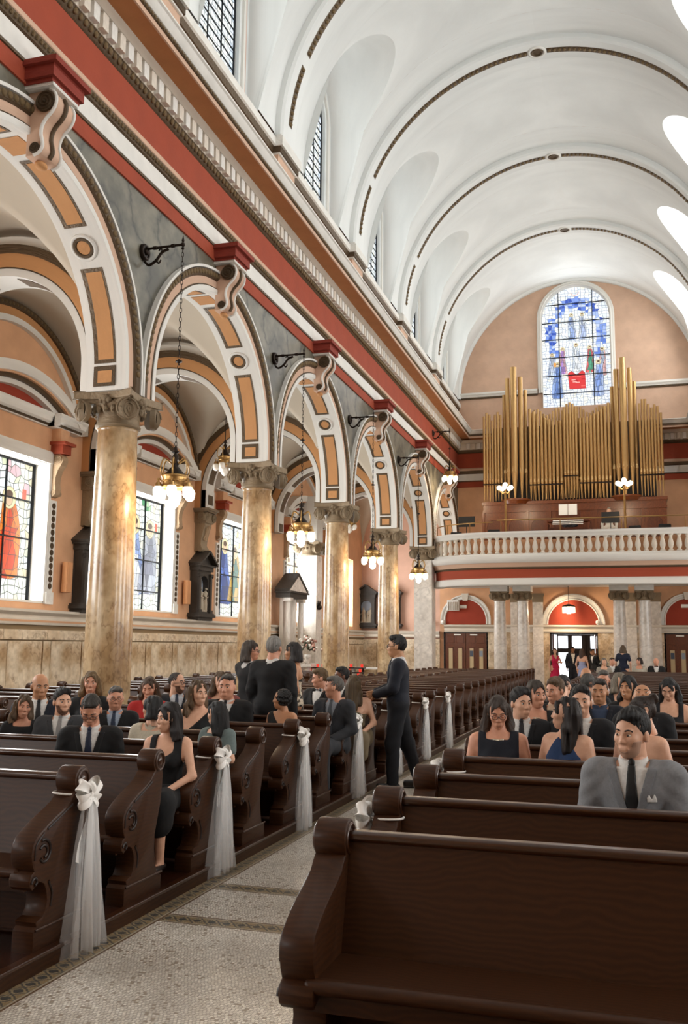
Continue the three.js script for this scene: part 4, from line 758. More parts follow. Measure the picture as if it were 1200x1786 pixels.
// columns under the gallery
{
  const sh = lathe([[.25, .3], [.25, 1.2], [.235, 2.6], [.215, 3.4], [.23, 3.42], [.215, 3.44]], 28);
  [[XD - 2.72, 'next to the panelled door by the pier'], [XD - 1.82, 'next to the open middle doorway on the pier side'], [XD + 1.82, 'behind the guest in navy blue'], [XD + 2.75, 'beside the panelled door behind the tuxedo guest']].forEach(([x, t]) => {
    const o = thing('gallery_column', `slender marble column with ionic capital under the gallery, ${t}`, 'column', [x, 0, -37.3], 0, null, 'structure');
    part('shaft', uvBox(sh.clone()), M.marblePale, o); part('base', merge([box(.6, .2, .6, 0, FLOOR + .1, 0), lathe([[.31, .13], [.33, .18], [.28, .24], [.29, .28], [.25, .31], [0, .31]], 24)]), M.marblePale, o); ionicCapital(o, .34, 3.44, 3.84, .22, M.capital);
    part('entablature_block', box(.7, .3, .7, 0, 3.96, 0), M.white, o);
    const p = thing('wall_pilaster', `flat marble pilaster with bronze capital on the west wall, ${t}`, 'pilaster', [x + .42, 0, ZE + .1], 0, null, 'structure'); part('shaft', uvBox(box(.42, 3.55, .16, 0, FLOOR + 1.775, 0)), M.marblePale, p); part('capital', merge([box(.5, .12, .22, 0, 3.77, 0), box(.44, .26, .18, 0, 3.6, 0)]), M.capital, p);
  });
}

// ---------------------------------------------------------------- gallery
const GP = []; // plan of the front, from the pier round to the straight run
{ for (let i = 0; i <= 28; i++) { const a = PI / 2 * i / 28; GP.push([-4.2 - 2.62 * cos(a), -34.35 + 1.65 * sin(a), -cos(a) / 2.62, sin(a) / 1.65]); } for (let i = 1; i <= 12; i++) GP.push([-4.2 + i * .68, -32.7, 0, 1]); for (const p of GP) { const l = Math.hypot(p[2], p[3]); p[2] /= l; p[3] /= l; } }
const galSweep = prof => sweep(prof, GP.length - 1, (i, q) => [GP[i][0] + GP[i][2] * q[0], q[1], GP[i][1] + GP[i][3] * q[0]], .5);
{
  const o = thing('organ_gallery', 'curved organ gallery front in white, peach and red', 'gallery', [0, 0, 0], 0, null, 'structure');
  const fs = [...GP.map(p => [p[0] - p[2] * .1, -p[1] + p[3] * .1]), [MIR(XA), 32.7], [MIR(XA), -ZE], [XA, -ZE], [XA, 34.35]];
  part('gallery_floor', extr(shapeOf(fs), .55).rotateX(-PI / 2).translate(0, 4.08, 0), M.white, o);
  part('white_fascia', galSweep([[-.3, 3.76], [.02, 3.76], [.06, 3.8], [.06, 3.97], [.02, 4.01], [-.02, 4.02]]), M.white, o);
  part('red_fascia', galSweep([[.0, 4.0], [.0, 4.34]]), M.red, o);
  part('bead_band', galSweep([[-.02, 4.32], [.03, 4.33], [.05, 4.36], [.04, 4.4]]), M.bronze, o);
  part('peach_cove', galSweep([[.03, 4.39], [.06, 4.4], [.1, 4.48], [.16, 4.55]]), M.peach, o);
  part('white_cornice', galSweep([[.16, 4.54], [.2, 4.56], [.26, 4.62], [.3, 4.7], [.3, 4.76], [.14, 4.78], [.14, 4.86], [-.14, 4.86], [-.14, 4.6]]), M.white, o);
  part('top_rail', galSweep([[-.13, 5.43], [.1, 5.43], [.12, 5.46], [.14, 5.52], [.18, 5.56], [.18, 5.63], [-.16, 5.65], [-.16, 5.46], [-.13, 5.43]]), M.white, o);
  // balusters, evenly spaced round the curve
  const bal = lathe([[.001, 4.86], [.085, 4.86], [.085, 4.91], [.05, 4.93], [.055, 4.96], [.09, 5.04], [.098, 5.1], [.085, 5.18], [.055, 5.28], [.042, 5.33], [.06, 5.355], [.06, 5.37], [.045, 5.385], [.085, 5.4], [.085, 5.44], [.001, 5.44]], 14);
  let acc = .12; const sp = .262; for (let i = 0; i + 1 < GP.length; i++) { const a = GP[i], b = GP[i + 1], L = Math.hypot(b[0] - a[0], b[1] - a[1]); while (acc < L) { const t = acc / L, q = part('baluster', bal, M.cream, o); q.position.set(lerp(a[0], b[0], t), 0, lerp(a[1], b[1], t)); acc += sp; } acc -= L; }
  part('apricot_backing', galSweep([[-.42, 4.6], [-.42, 5.4]]), M.apricot, o);
  const r = thing('gallery_railing', 'thin metal pipe railing along the top of the gallery balustrade', 'railing', [0, 0, 0]);
  const run = (i0, i1, y) => tube(GP.slice(i0, i1).map((p, i, a) => [p[0] - p[2] * .05, y, p[1] - p[3] * .05]), .02, 80, 6);
  part('rail', run(4, 27, 6.0), M.brass, r); part('rail', run(27, 41, 6.06), M.brass, r);
  for (let i = 4; i < 41; i += i < 28 ? 8 : 3) part('post', cyl(.014, .014, .4, GP[i][0] - GP[i][2] * .05, 5.82, GP[i][1] - GP[i][3] * .05, 8), M.brass, r);
}
// ---------------------------------------------------------------- organ
{
  const o = thing('pipe_organ', 'pipe organ with gilt display pipes above an arched wooden case', 'organ', [-1.97, 4.63, -37.2]);
  const hw = 3.5, H = 2.75;
  part('case', uvBox(merge([box(hw * 2, H, 1.5, 0, H / 2, -.85), box(hw * 2 + .1, .12, 1.6, 0, H - .03, -.82), box(hw * 2 + .04, .1, 1.54, 0, H - .35, -.83)])), M.woodOrgan, o);
  for (let i = 0; i < 8; i++) {
    const x = -hw + .44 + i * .874, g = sub('case_panel', o);
    part('panel_arch', arch(bandP(-.1, -.05, .3, .38), { c: x, y: 1.75, stilt: 1.5, plane: 'xy', n: 20 }), M.woodOrgan, g); part('panel_field', extr(shapeOf(archPts(.3, 1.5, 1.75, 20).map(q => [x + q[0], q[1]])), .02).translate(0, 0, -.1), M.woodDoor, g);
    part('pilaster', box(.1, 2.3, .08, x - .437, 1.2, -.06), M.woodOrgan, g);
  }
  for (const x of [-2.2, 2.05]) part('tower_base', merge([cyl(.6, .5, .16, x, H, -.3, 24), cyl(.62, .62, .06, x, H + .08, -.3, 24)]), M.woodOrgan, o);
  const pipe = (x, z, r, top, mouth) => { // foot cone, mouth, body
    const y0 = H + .06, g = sub('pipe', o), my = mouth - 4.63, ty = top - 4.63;
    part('pipe_foot', lathe([[r * .22, y0], [r * .95, my - .02], [r, my]], 14).translate(x, 0, z), M.gold, g);
    part('pipe_body', lathe([[r, my], [r, ty], [r * .86, ty], [r * .86, ty - .3]], 16).translate(x, 0, z), M.gold, g);
    const m = shapeOf([[-r * .6, 0], [r * .6, 0], [r * .45, r * 1.6], [0, r * 2.8], [-r * .45, r * 1.6]]); part('pipe_mouth', extr(m, .012).translate(x, my + .03, z + r * .82), M.goldLight, g);
  };
  M.goldLight = S('#e9c489', .25, { metalness: .75 });
  const px = x => x + 1.97;
  const flat = (x0, x1, n, tops, r, mouth, z = 0) => { for (let i = 0; i < n; i++) pipe(px(lerp(x0, x1, i / (n - 1))), z, r, tops(i / (n - 1)), mouth); };
  flat(-5.4, -4.72, 7, t => 10.75 + .35 * abs(sin(t * 5 + .6)), .05, 8.2);
  flat(.66, 1.44, 8, t => 11.1 - .5 * t + .3 * abs(sin(t * 6)), .05, 8.35);
  for (const [xc, ht] of [[-4.17, 12.9], [.07, 12.95]]) [[-.42, .1, -1.05, .075], [-.25, .3, -.42, .1], [0, .4, 0, .13], [.26, .3, -.4, .1], [.43, .1, -.9, .075]].forEach(([dx, dz, dy, r]) => pipe(px(xc + dx), dz - .3, r, ht + dy, 8.55));
  flat(-3.55, -2.35, 9, t => 11.15 - .55 * sin(t * PI * .55), .062, 8.12);
  flat(-2.2, -1.75, 5, t => 11.1 + .18 * sin(t * PI), .05, 8.4, .12);
  flat(-1.6, -.5, 9, t => 10.65 + .55 * t * t, .062, 8.12);
  flat(-3.5, -.5, 26, t => 11.05 + .14 * sin(t * 23), .045, 8.2, -.28);
  const bar = (x0, x1, y, z) => box(x1 - x0, .05, .03, px((x0 + x1) / 2), y - 4.63, z);
  part('pipe_rail', merge([bar(-5.46, -4.66, 8.12, .06), bar(.6, 1.5, 8.25, .06), bar(-3.62, -2.3, 8.03, .07), bar(-1.66, -.44, 8.03, .07), bar(-2.26, -1.7, 8.32, .18)]), M.iron, o);
  part('swell_box', box(hw * 2 - .6, 3.2, .5, 0, H + 1.7, -1.3), M.darkDoor, o);
  // console with keyboards and music
  const c = thing('organ_console', 'wooden organ console with keyboards in front of the organ case', 'organ console', [-2.03, 4.98, -35.1]);
  part('console_body', uvBox(merge([box(1.5, 1.05, .5, 0, .55, -.35), box(1.5, .12, .9, 0, .75, 0), box(.08, 1.2, .8, -.75, .62, -.1), box(.08, 1.2, .8, .75, .62, -.1), box(1.56, .06, .5, 0, 1.34, -.4)])), M.woodDoor, c);
  for (let i = 0; i < 3; i++) part('keyboard', box(1.1, .03, .13, 0, 1.16 + i * .08, .2 - i * .14), M.paper, c);
  part('music_rack', box(.9, .34, .03, 0, 1.55, -.25), M.woodDoor, c);
  const sm = thing('sheet_music', 'open white sheet music standing on the organ console', 'sheet music', [-2.03, 6.5, -35.2]); for (const s of [-1, 1]) part('page', box(.32, .42, .006, s * .17, .23, 0).rotateX(-.15), M.paper, sm);
  const da = thing('organ_dais', 'low wooden step under the organ console', 'step', [-1.4, 4.63, -35.4]); part('step', uvBox(box(4.2, .35, 2.4, 0, .175, 0)), M.woodDoor, da);
  // music stands and chair backs on the gallery
  for (const [x, z, t] of [[-5.65, -34.0, 'by the gallery arch'], [-.5, -33.95, 'in front of the singer in white']]) { const s = thing('music_stand', `black music stand ${t}`, 'music stand', [x, 4.63, z]); part('desk', box(.62, .4, .02, 0, 1.62, 0).rotateX(-.12), M.black, s); part('pole', cyl(.014, .014, 1.45, 0, .72, -.18, 8), M.black, s); part('foot', merge([cyl(.012, .012, .5, 0, .03, -.18, 6).rotateZ(PI / 2).translate(.03, .03, -.18), box(.02, .02, .5, 0, .02, -.18)]), M.black, s); }
  for (const [x, z, a] of [[-6.1, -34.4, .3], [-4.6, -33.9, .1], [.35, -33.8, -.2], [1.25, -33.6, .2]]) { const s = thing('folding_chair', 'dark folding chair behind the gallery balustrade', 'chair', [x, 4.63, z], a + PI, 'chairs on the gallery'); part('seat', rbox(.4, .03, .4, .01, 0, .45, 0), M.black, s); part('backrest', rbox(.4, .22, .02, .01, 0, 1.12, -.2), M.black, s); for (const t of [-1, 1]) { part('leg', tube([[t * .2, 1.2, -.2], [t * .2, .5, -.05], [t * .2, 0, .2]], .012, 8, 6), M.black, s); part('leg', tube([[t * .18, .5, .15], [t * .18, 0, -.22]], .012, 6, 6), M.black, s); } }
}
// ---------------------------------------------------------------- pews
const rowL = k => -4.9 - .935 * k, rowR = k => -3.83 - .93 * k;
const XPL = -3.07, XPR = -1.25;
{
  // raised wooden platforms under the pews
  for (const [n, x0, x1, t] of [['pew_platform', -10.2, XPL + .03, 'between the aisle and the aisle wall'], ['pew_platform', XPR - .03, 3.0, 'on the other side of the aisle']]) {
    const o = thing(n, `low dark wooden platform under the pews ${t}`, 'platform', [0, 0, 0], 0, null, 'structure'), z0 = -32.9, z1 = n && x0 < -5 ? -3.2 : -2.6;
    part('deck', uvBox(box(x1 - x0, .06, z1 - z0, (x0 + x1) / 2, PLAT - .03, (z0 + z1) / 2)), M.woodFloor, o);
    const X = x0 < -5 ? x1 : x0; part('kick_board', uvBox(box(.04, PLAT - FLOOR, z1 - z0, X, (PLAT + FLOOR) / 2, (z0 + z1) / 2)), M.wood, o); part('kick_cap', uvBox(rbox(.06, .022, z1 - z0, .008, X, PLAT - .004, (z0 + z1) / 2)), M.woodRail, o);
  }
  const out = [[-.075, .02], [.41, .02], [.41, .13], [.385, .15], [.395, .175], [.365, .185], [.335, .19], [.312, .22], [.3, .265], [.31, .32], [.335, .36], [.375, .378], [.41, .36], [.435, .345], [.46, .365], [.467, .4], [.455, .43], [.43, .442], [.45, .48], [.462, .53], [.455, .575], [.43, .61], [.375, .645], [.285, .688], [.18, .727], [.115, .758], [.085, .79]];
  for (let i = 0; i <= 22; i++) { const a = lerp(-.75, PI + .9, i / 22); out.push([.003 + .08 * cos(a), .862 + .08 * sin(a)]); }
  out.push([-.052, .76], [-.045, .68], [-.03, .58], [.01, .46], [.034, .39], [.03, .3], [.01, .2], [-.02, .135], [-.05, .122], [-.075, .118]);
  const TH = .115;
  const endG = {}, ringG = {}, carveG = {}, railG = {}, mk = {};
  for (const s of [-1, 1]) { // s: direction in which the pew runs from its aisle end
    endG[s] = uvBox(toCreasedNormals(extrX(shapeOf(out), s > 0 ? 0 : -TH, TH, .01, 6), .6));
    const face = s > 0 ? -.011 : .011, inn = s > 0 ? TH + .01 : -TH - .01;
    const spiral = (cz, cy, R, t0, t1, n, sh) => { const p = []; for (let i = 0; i <= n; i++) { const a = lerp(t0, t1, i / n), r = R * (1 - sh * i / n); p.push([face, cy + r * sin(a), cz + r * cos(a)]); } return tube(p, .009, n * 2, 5); };
    ringG[s] = merge([torus(.056, .009, 28, 6).rotateY(PI / 2).translate(face, .862, .003), torus(.056, .009, 28, 6).rotateY(PI / 2).translate(inn, .862, .003), ball(.03, face, .862, .003, 12, .35, 1, 1), tube([[face, .135, .40], [face, .135, -.07]], .008, 2, 6)]);
    carveG[s] = merge([spiral(.355, .525, .072, 1.2, 5.6, 16, .45), spiral(.355, .525, .045, .6, 4.6, 12, .5), spiral(.425, .385, .028, 0, 5, 10, .6), tube([[face, .23, .27], [face, .3, .262], [face, .37, .3]], .008, 10, 5), tube([[face, .645, .33], [face, .69, .22], [face, .74, .1]], .007, 12, 5), tube([[face, .5, .435], [face, .57, .43], [face, .63, .36]], .006, 10, 5)]);
  }
  function pew(name, label, s, x0, z, L, opt = {}) {
    const o = thing(name, label, 'pew', [x0, 0, z], 0, opt.group);
    const key = s + '_' + L; if (!mk[key]) { const cx = s * L / 2, w = L - .16, t = .16;
      mk[key] = { back: uvBox(box(w, .47, .028, 0, 0, 0).rotateX(-.26).translate(cx, .63, .055)), inset: uvBox(box(w - .1, .4, .012, 0, 0, .02).rotateX(-.26).translate(cx, .625, .055)), rail: uvBox(rbox(w + .04, .045, .075, .02, cx, .872, -.012, 3)), seat: uvBox(merge([rbox(w, .035, .4, .012, cx, .432, .235), rbox(w, .055, .06, .025, cx, .425, .425, 3)])), apron: uvBox(box(w, .1, .025, cx, .37, .37)), foot: uvBox(box(w, .36, .025, cx, .22, .1)) }; }
    const g = mk[key];
    part('backrest', g.back, M.wood, o); part('top_rail', g.rail, M.woodRail, o); part('seat', g.seat, M.wood, o); part('apron', g.apron, M.wood, o); part('lower_back', g.foot, M.wood, o);
    const e = part('end_panel', endG[s], M.wood, o); part('scroll_ring', ringG[s], M.woodRail, e); part('carved_scroll', carveG[s], M.carve, e);
    if (!opt.open) { const f = part('end_panel', endG[-s], M.wood, o); f.position.x = s * L; part('carved_scroll', ringG[-s], M.woodRail, f); }
    if (opt.mid) { const f = part('divider', endG[s], M.wood, o); f.position.x = s * opt.mid; part('carved_scroll', ringG[s], M.woodRail, f); }
    return o;
  }
  for (let k = 0; k <= 29; k++) pew('church_pew', k < 13 ? `dark wooden church pew in the block beside the columns, ${ORD[k]} row from the altar` : 'dark wooden church pew in the far empty rows beside the columns', -1, XPL, rowL(k), 3.4, { group: k < 13 ? 'front pews beside the columns' : 'far empty pews beside the columns', mid: k > 8 ? 1.93 : 0 });
  for (let k = 5; k <= 23; k++) pew('aisle_pew', 'short dark wooden pew behind the columns by the marble wainscot', -1, -7.78, rowL(k), 2.3, { group: 'short pews behind the columns' });
  for (let k = 0; k <= 30; k++) pew('church_pew', k < 13 ? `dark wooden church pew across the aisle from the columns, ${ORD[k]} row from the altar` : 'dark wooden church pew in the far rows by the open doorway', 1, XPR, rowR(k), 4.1, { group: k < 13 ? 'front pews across the aisle from the columns' : 'far pews by the open doorway' });
}
// ---------------------------------------------------------------- tulle pew bows
function bow(label, x, z, s, seed, tall) { // s: +1 faces +x (pews by the columns), -1 faces -x
  const r = RNG(seed), o = thing('tulle_bow', label, 'bow', [x, 0, z], 0, null), Y = .785, X = s * .035;
  const loop = (a, L, w, d) => surf(16, 6, (u, v) => { const t = u * 2 * PI, q = L * (1 - cos(t)) / 2, b = (v - .5) * 2 * w * (.3 + .7 * Math.pow((1 - cos(t)) / 2, .7)) + .006 * sin(v * 9 + a * 3); return [X + s * (.03 + d * sin(t) + .008 * sin(v * 7 + t)), Y + q * sin(a) + b * cos(a), q * cos(a) - b * sin(a)]; });
  for (const [a, L, w] of [[.5, .125, .04], [2.65, .12, .038], [-.45, .1, .042], [3.75, .105, .042], [1.5, .07, .03]]) part('loop', loop(a + (r() - .5) * .3, L, w, .03), M.satin, o);
  part('knot', ball(.028, X + s * .03, Y, 0, 10, 1, 1.2, .9), M.satin, o);
  part('tie_ribbon', tube([[X, Y, .01], [-s * .03, Y + .005, .075], [-s * .13, Y + .01, .07], [-s * .13, Y + .01, -.05]], .006, 16, 5), M.satin, o);
  const tail = (z0, dz, L, w) => surf(4, 16, (u, v) => [X + s * (.03 + .012 * sin(v * 5 + z0 * 40) + (u - .5) * .03), Y - .01 - L * v + (v > .95 ? (u - .5) * .03 : 0), z0 * .3 + dz * v + (u - .5) * w * (.35 + .65 * v)]);
  part('satin_tail', tail(.02, .045 + r() * .03, .33 + r() * .06, .085), M.satin, o); part('satin_tail', tail(-.02, -.03, .25 + r() * .1, .06), M.satin, o);
  const H = tall || (.8 + r() * .04), ph = r() * 6;
  const veil = (f, w, off, ph2) => surf(36, 24, (u, v) => { const t = u * 2 - 1, wd = .035 + w * Math.pow(v, .65); return [X + s * (.03 + off + .03 * sin(t * f + ph2 + v * 1.3) * sqrt(v) + .018 * sin(t * f * 2.3 + ph2 * 2) * v), Y - .02 - H * v + .02 * v * sin(t * 4 + ph2), -.03 * v + t * wd + .015 * sin(v * 4 + ph2 + t * 2) * v]; });
  part('tulle_fall', veil(9, .2, 0, ph), M.tulle, o); part('tulle_fall', veil(12, .14, .02, ph + 2), M.tulle, o); part('tulle_fold', veil(5, .05, .03, ph + 4), M.tulleDense, o);
}
['first', 'third', 'fifth', 'seventh', 'ninth', 'eleventh', 'thirteenth'].forEach((t, i) => bow(`white tulle bow with satin tails on the ${t} pew beside the columns`, XPL, rowL(2 * i) + .02, 1, 300 + i));
bow('gathered white tulle bow on the second pew across the aisle from the columns', XPR, rowR(1) + .01, -1, 320, .42); bow('gathered white tulle bow on the fourth pew across the aisle from the columns', XPR, rowR(3) + .01, -1, 321, .5); 
// ---------------------------------------------------------------- pendant lamps
function chain(y0, y1, m, parent) { const g = [], n = Math.max(4, Math.round((y1 - y0) / .072)), l = torus(.022, .006, 10, 5).scale(.75, 1.7, 1); for (let i = 0; i < n; i++) g.push(l.clone().rotateY(i % 2 * PI / 2 + .4).translate(0, lerp(y0, y1, (i + .5) / n), 0)); g.push(cyl(.05, .05, .02, 0, lerp(y0, y1, .42), 0, 10), ball(.03, 0, lerp(y0, y1, .42), 0, 8)); return part('chain', merge(g), m, parent); }
const globeG = lathe([[.001, -.15], [.03, -.148], [.055, -.13], [.07, -.09], [.073, -.03], [.066, .0], [.05, .02], [.001, .02]], 16), dropG = lathe([[.001, -.16], [.03, -.15], [.075, -.1], [.085, -.05], [.07, .0], [.085, .05], [.001, .06]], 18);
function lampHead(o, n, R, y, lit, lift = 1) {
  part('crown', merge([lathe([[.001, y + .55], [.02, y + .54], [.035, y + .48], [.015, y + .45], [.05, y + .4], [.03, y + .34], [.06, y + .3], [.04, y + .26], [.08, y + .22], [R * .75, y + .1]], 16), torus(.045, .01, 16, 6).rotateX(PI / 2).translate(0, y + .47, 0)]), M.iron, o);
  part('ring', merge([lathe([[R * .72, y + .13], [R * .86, y + .12], [R * .86, y + .1], [R * .8, y + .08], [R * .8, y - .02], [R * .88, y - .04], [R * .86, y - .07], [R * .7, y - .07], [R * .7, y + .13]], 28), torus(R * .84, .012, 28, 6).rotateX(PI / 2).translate(0, y + .03, 0)]), M.brass, o);
  for (let i = 0; i < n; i++) { const a = i / n * 2 * PI + .2, c = cos(a), s = sin(a); part('arm', merge([tube([[R * .25 * c, y + .3, R * .25 * s], [R * .7 * c, y + .36, R * .7 * s], [R * .95 * c, y + .2, R * .95 * s], [R * .8 * c, y + .1, R * .8 * s]], .012, 16, 5), tube([[R * .85 * c, y + .03, R * .85 * s], [R * 1.05 * c, y + .06, R * 1.05 * s], [R * 1.1 * c, y, R * 1.1 * s]], .012, 10, 5), cyl(.035, .06, .06, R * 1.05 * c, y - .03, R * 1.05 * s, 10)]), M.brass, o); part('glass_globe', globeG, lit ? M.globe : M.globeOff, o).position.set(R * 1.05 * c, y - .08, R * 1.05 * s); }
  part('glass_drop', dropG, lit ? M.globe : M.globeOff, o).position.set(0, y - .2, 0);
}
function point(x, y, z, I, r = 5) { const l = new THREE.PointLight(WARM, I, 0, 2); l.position.set(x, y, z); l.castShadow = true; l.shadow.radius = r; scene.add(l); }
for (let k = 0; k <= 4; k++) {
  const X = XF + .66, z = colZ(k), high = k === 4, Yb = high ? 9.62 : 7.55, y = high ? 7.95 : 3.92;
  const t = high ? 'under the red frieze by the gallery' : `above the ${ORD[3 - k]} column from the gallery pier`;
  const b = thing('wall_bracket', `black wrought iron lamp bracket on the wall ${t}`, 'bracket', [XF, 0, z]);
  part('rosette', merge([cyl(.13, .13, .04, 0, 0, 0, 20), torus(.1, .025, 20, 6).rotateX(PI / 2).translate(0, .02, 0), ball(.05, 0, .03, 0, 10)]).rotateZ(-PI / 2).translate(.02, Yb - .05, 0), M.iron, b);
  part('arm', merge([cyl(.02, .02, .62, 0, 0, 0, 8).rotateZ(PI / 2).translate(.34, Yb, 0), cyl(.03, .03, .06, 0, 0, 0, 8).rotateZ(PI / 2).translate(.2, Yb, 0), cyl(.03, .03, .06, 0, 0, 0, 8).rotateZ(PI / 2).translate(.5, Yb, 0)]), M.iron, b);
  part('scroll_brace', merge([tube([[.03, Yb - .2, 0], [.1, Yb - .26, 0], [.22, Yb - .2, 0], [.32, Yb - .08, 0], [.42, Yb - .04, 0]], .022, 20, 6), tube([[.22, Yb - .2, 0], [.27, Yb - .25, 0], [.3, Yb - .2, 0]], .014, 8, 5), tube([[.32, Yb - .08, 0], [.3, Yb - .02, 0], [.26, Yb - .05, 0]], .012, 8, 5)]), M.iron, b);
  part('finial', merge([ball(.035, .66, Yb, 0, 8), ball(.022, .66, Yb + .06, 0, 8), new THREE.ConeGeometry(.02, .08, 6).translate(.66, Yb + .11, 0), ball(.025, .66, Yb - .06, 0, 8)]), M.iron, b);
  const o = thing('pendant_lamp', `lit brass pendant lamp with glass globes ${high ? 'under the frieze by the gallery' : `beside the ${ORD[3 - k]} column from the gallery pier`}`, 'lamp', [X, 0, z]);
  chain(y + .55, Yb - .05, M.iron, o); lampHead(o, 6, .23, y, true); point(X, y - .24, z, LAMP_POWER);
}
// small unlit pendants in the aisle, globe standards on the gallery, lamp under the gallery
for (const [b, x, y, t] of [[2, -9.3, 6.05, 'behind the third column'], [4, -9.3, 5.9, 'beyond the side altar']]) { const o = thing('small_pendant', `small unlit iron pendant with glass globes, in the aisle ${t}`, 'lamp', [x, 0, b === 2 ? -20.5 : -31.2]); part('rod', cyl(.01, .01, 8.0 - y - .4, 0, (8.0 + y + .4) / 2, 0, 6), M.iron, o); lampHead(o, 5, .2, y, false); }
for (const [x, t] of [[-4.09, 'on the pier side'], [.0, 'on the far side']]) {
  const o = thing('gallery_lamp_standard', `tall brass lamp standard with lit globes ${t} of the organ console`, 'lamp', [x, 4.63, -33.25]);
  part('post', merge([cyl(.035, .045, 2.5, 0, 1.3, 0, 12), lathe([[.001, 0], [.16, 0], [.16, .05], [.07, .1], [.06, .9], [.09, .95], [.05, 1.0]], 16)]), M.brass, o);
  for (let i = 0; i < 5; i++) { const a = i / 5 * 2 * PI + .3; part('arm', tube([[0, 2.5, 0], [.12 * cos(a), 2.46, .12 * sin(a)], [.22 * cos(a), 2.58, .22 * sin(a)]], .014, 10, 5), M.brass, o); part('glass_globe', ball(.085, .22 * cos(a), 2.66, .22 * sin(a), 14), M.globe, o); }
  part('glass_globe', ball(.085, 0, 2.78, 0, 14), M.globe, o); point(x, 4.63 + 2.78, -33.25, LAMP_POWER * .8);
}
{ const o = thing('porch_lantern', 'lit pendant of glass cylinders hanging before the middle door lunette', 'lamp', [XD - .12, 0, -38.3]); part('rod', cyl(.012, .012, .75, 0, 3.7, 0, 6), M.iron, o); part('hub', merge([lathe([[.001, 3.36], [.05, 3.36], [.26, 3.28], [.26, 3.25], [.001, 3.25]], 18)]), M.iron, o); for (let i = 0; i < 4; i++) { const a = i / 4 * 2 * PI + .5; part('glass_cylinder', cyl(.075, .075, .22, .2 * cos(a), 3.12, .2 * sin(a), 12), M.globe, o); } part('glass_cylinder', cyl(.08, .08, .26, 0, 3.1, 0, 12), M.globe, o); point(XD - .12, 3.1, -38.3, LAMP_POWER * 1.6); }
{ // small wall things under the gallery
  const a = thing('wall_fan', 'white louvred heater box on the west wall beside the pier', 'heater', [-7.05, 3.1, ZE + .02]); part('body', rbox(.5, .45, .25, .03, 0, .25, .12), M.white, a); for (let i = 0; i < 6; i++) part('louvre', box(.02, .34, .02, -.18 + i * .072, .22, .25), M.groove, a);
  for (const [x, y, t] of [[XD - DSP - .1, 3.3, 'over the door by the pier'], [XD + DSP - .1, 3.3, 'over the door behind the tuxedo guest']]) { const s = thing('exit_lamp', `small white emergency lamp box in the red lunette ${t}`, 'lamp', [x, y, ZE + .04]); part('housing', rbox(.3, .14, .08, .02), M.paper, s); part('lens', rbox(.22, .05, .03, .01, 0, -.04, .04), M.white, s); }
  for (const [x, t] of [[XD - DSP - .95, 'by the pier'], [XD + .95, 'beside the middle lunette'], [-8.0, 'on the aisle end wall']]) { const s = thing('spot_fixture', `small round white spotlight on the ledge ${t}`, 'lamp', [x, 2.56, ZE + .1]); part('head', ball(.08, 0, .1, .03, 12), M.paper, s); part('foot', cyl(.03, .05, .06, 0, .02, 0, 10), M.paper, s); }
  const w = thing('wall_plaque', 'small dark oval plaque on the marble beside the open doorway', 'plaque', [XD - 1.35, 1.35, ZE + .1]); part('plate', cyl(.1, .1, .03, 0, 0, 0, 16).rotateX(PI / 2).scale(1, 2, 1), M.iron, w);
}
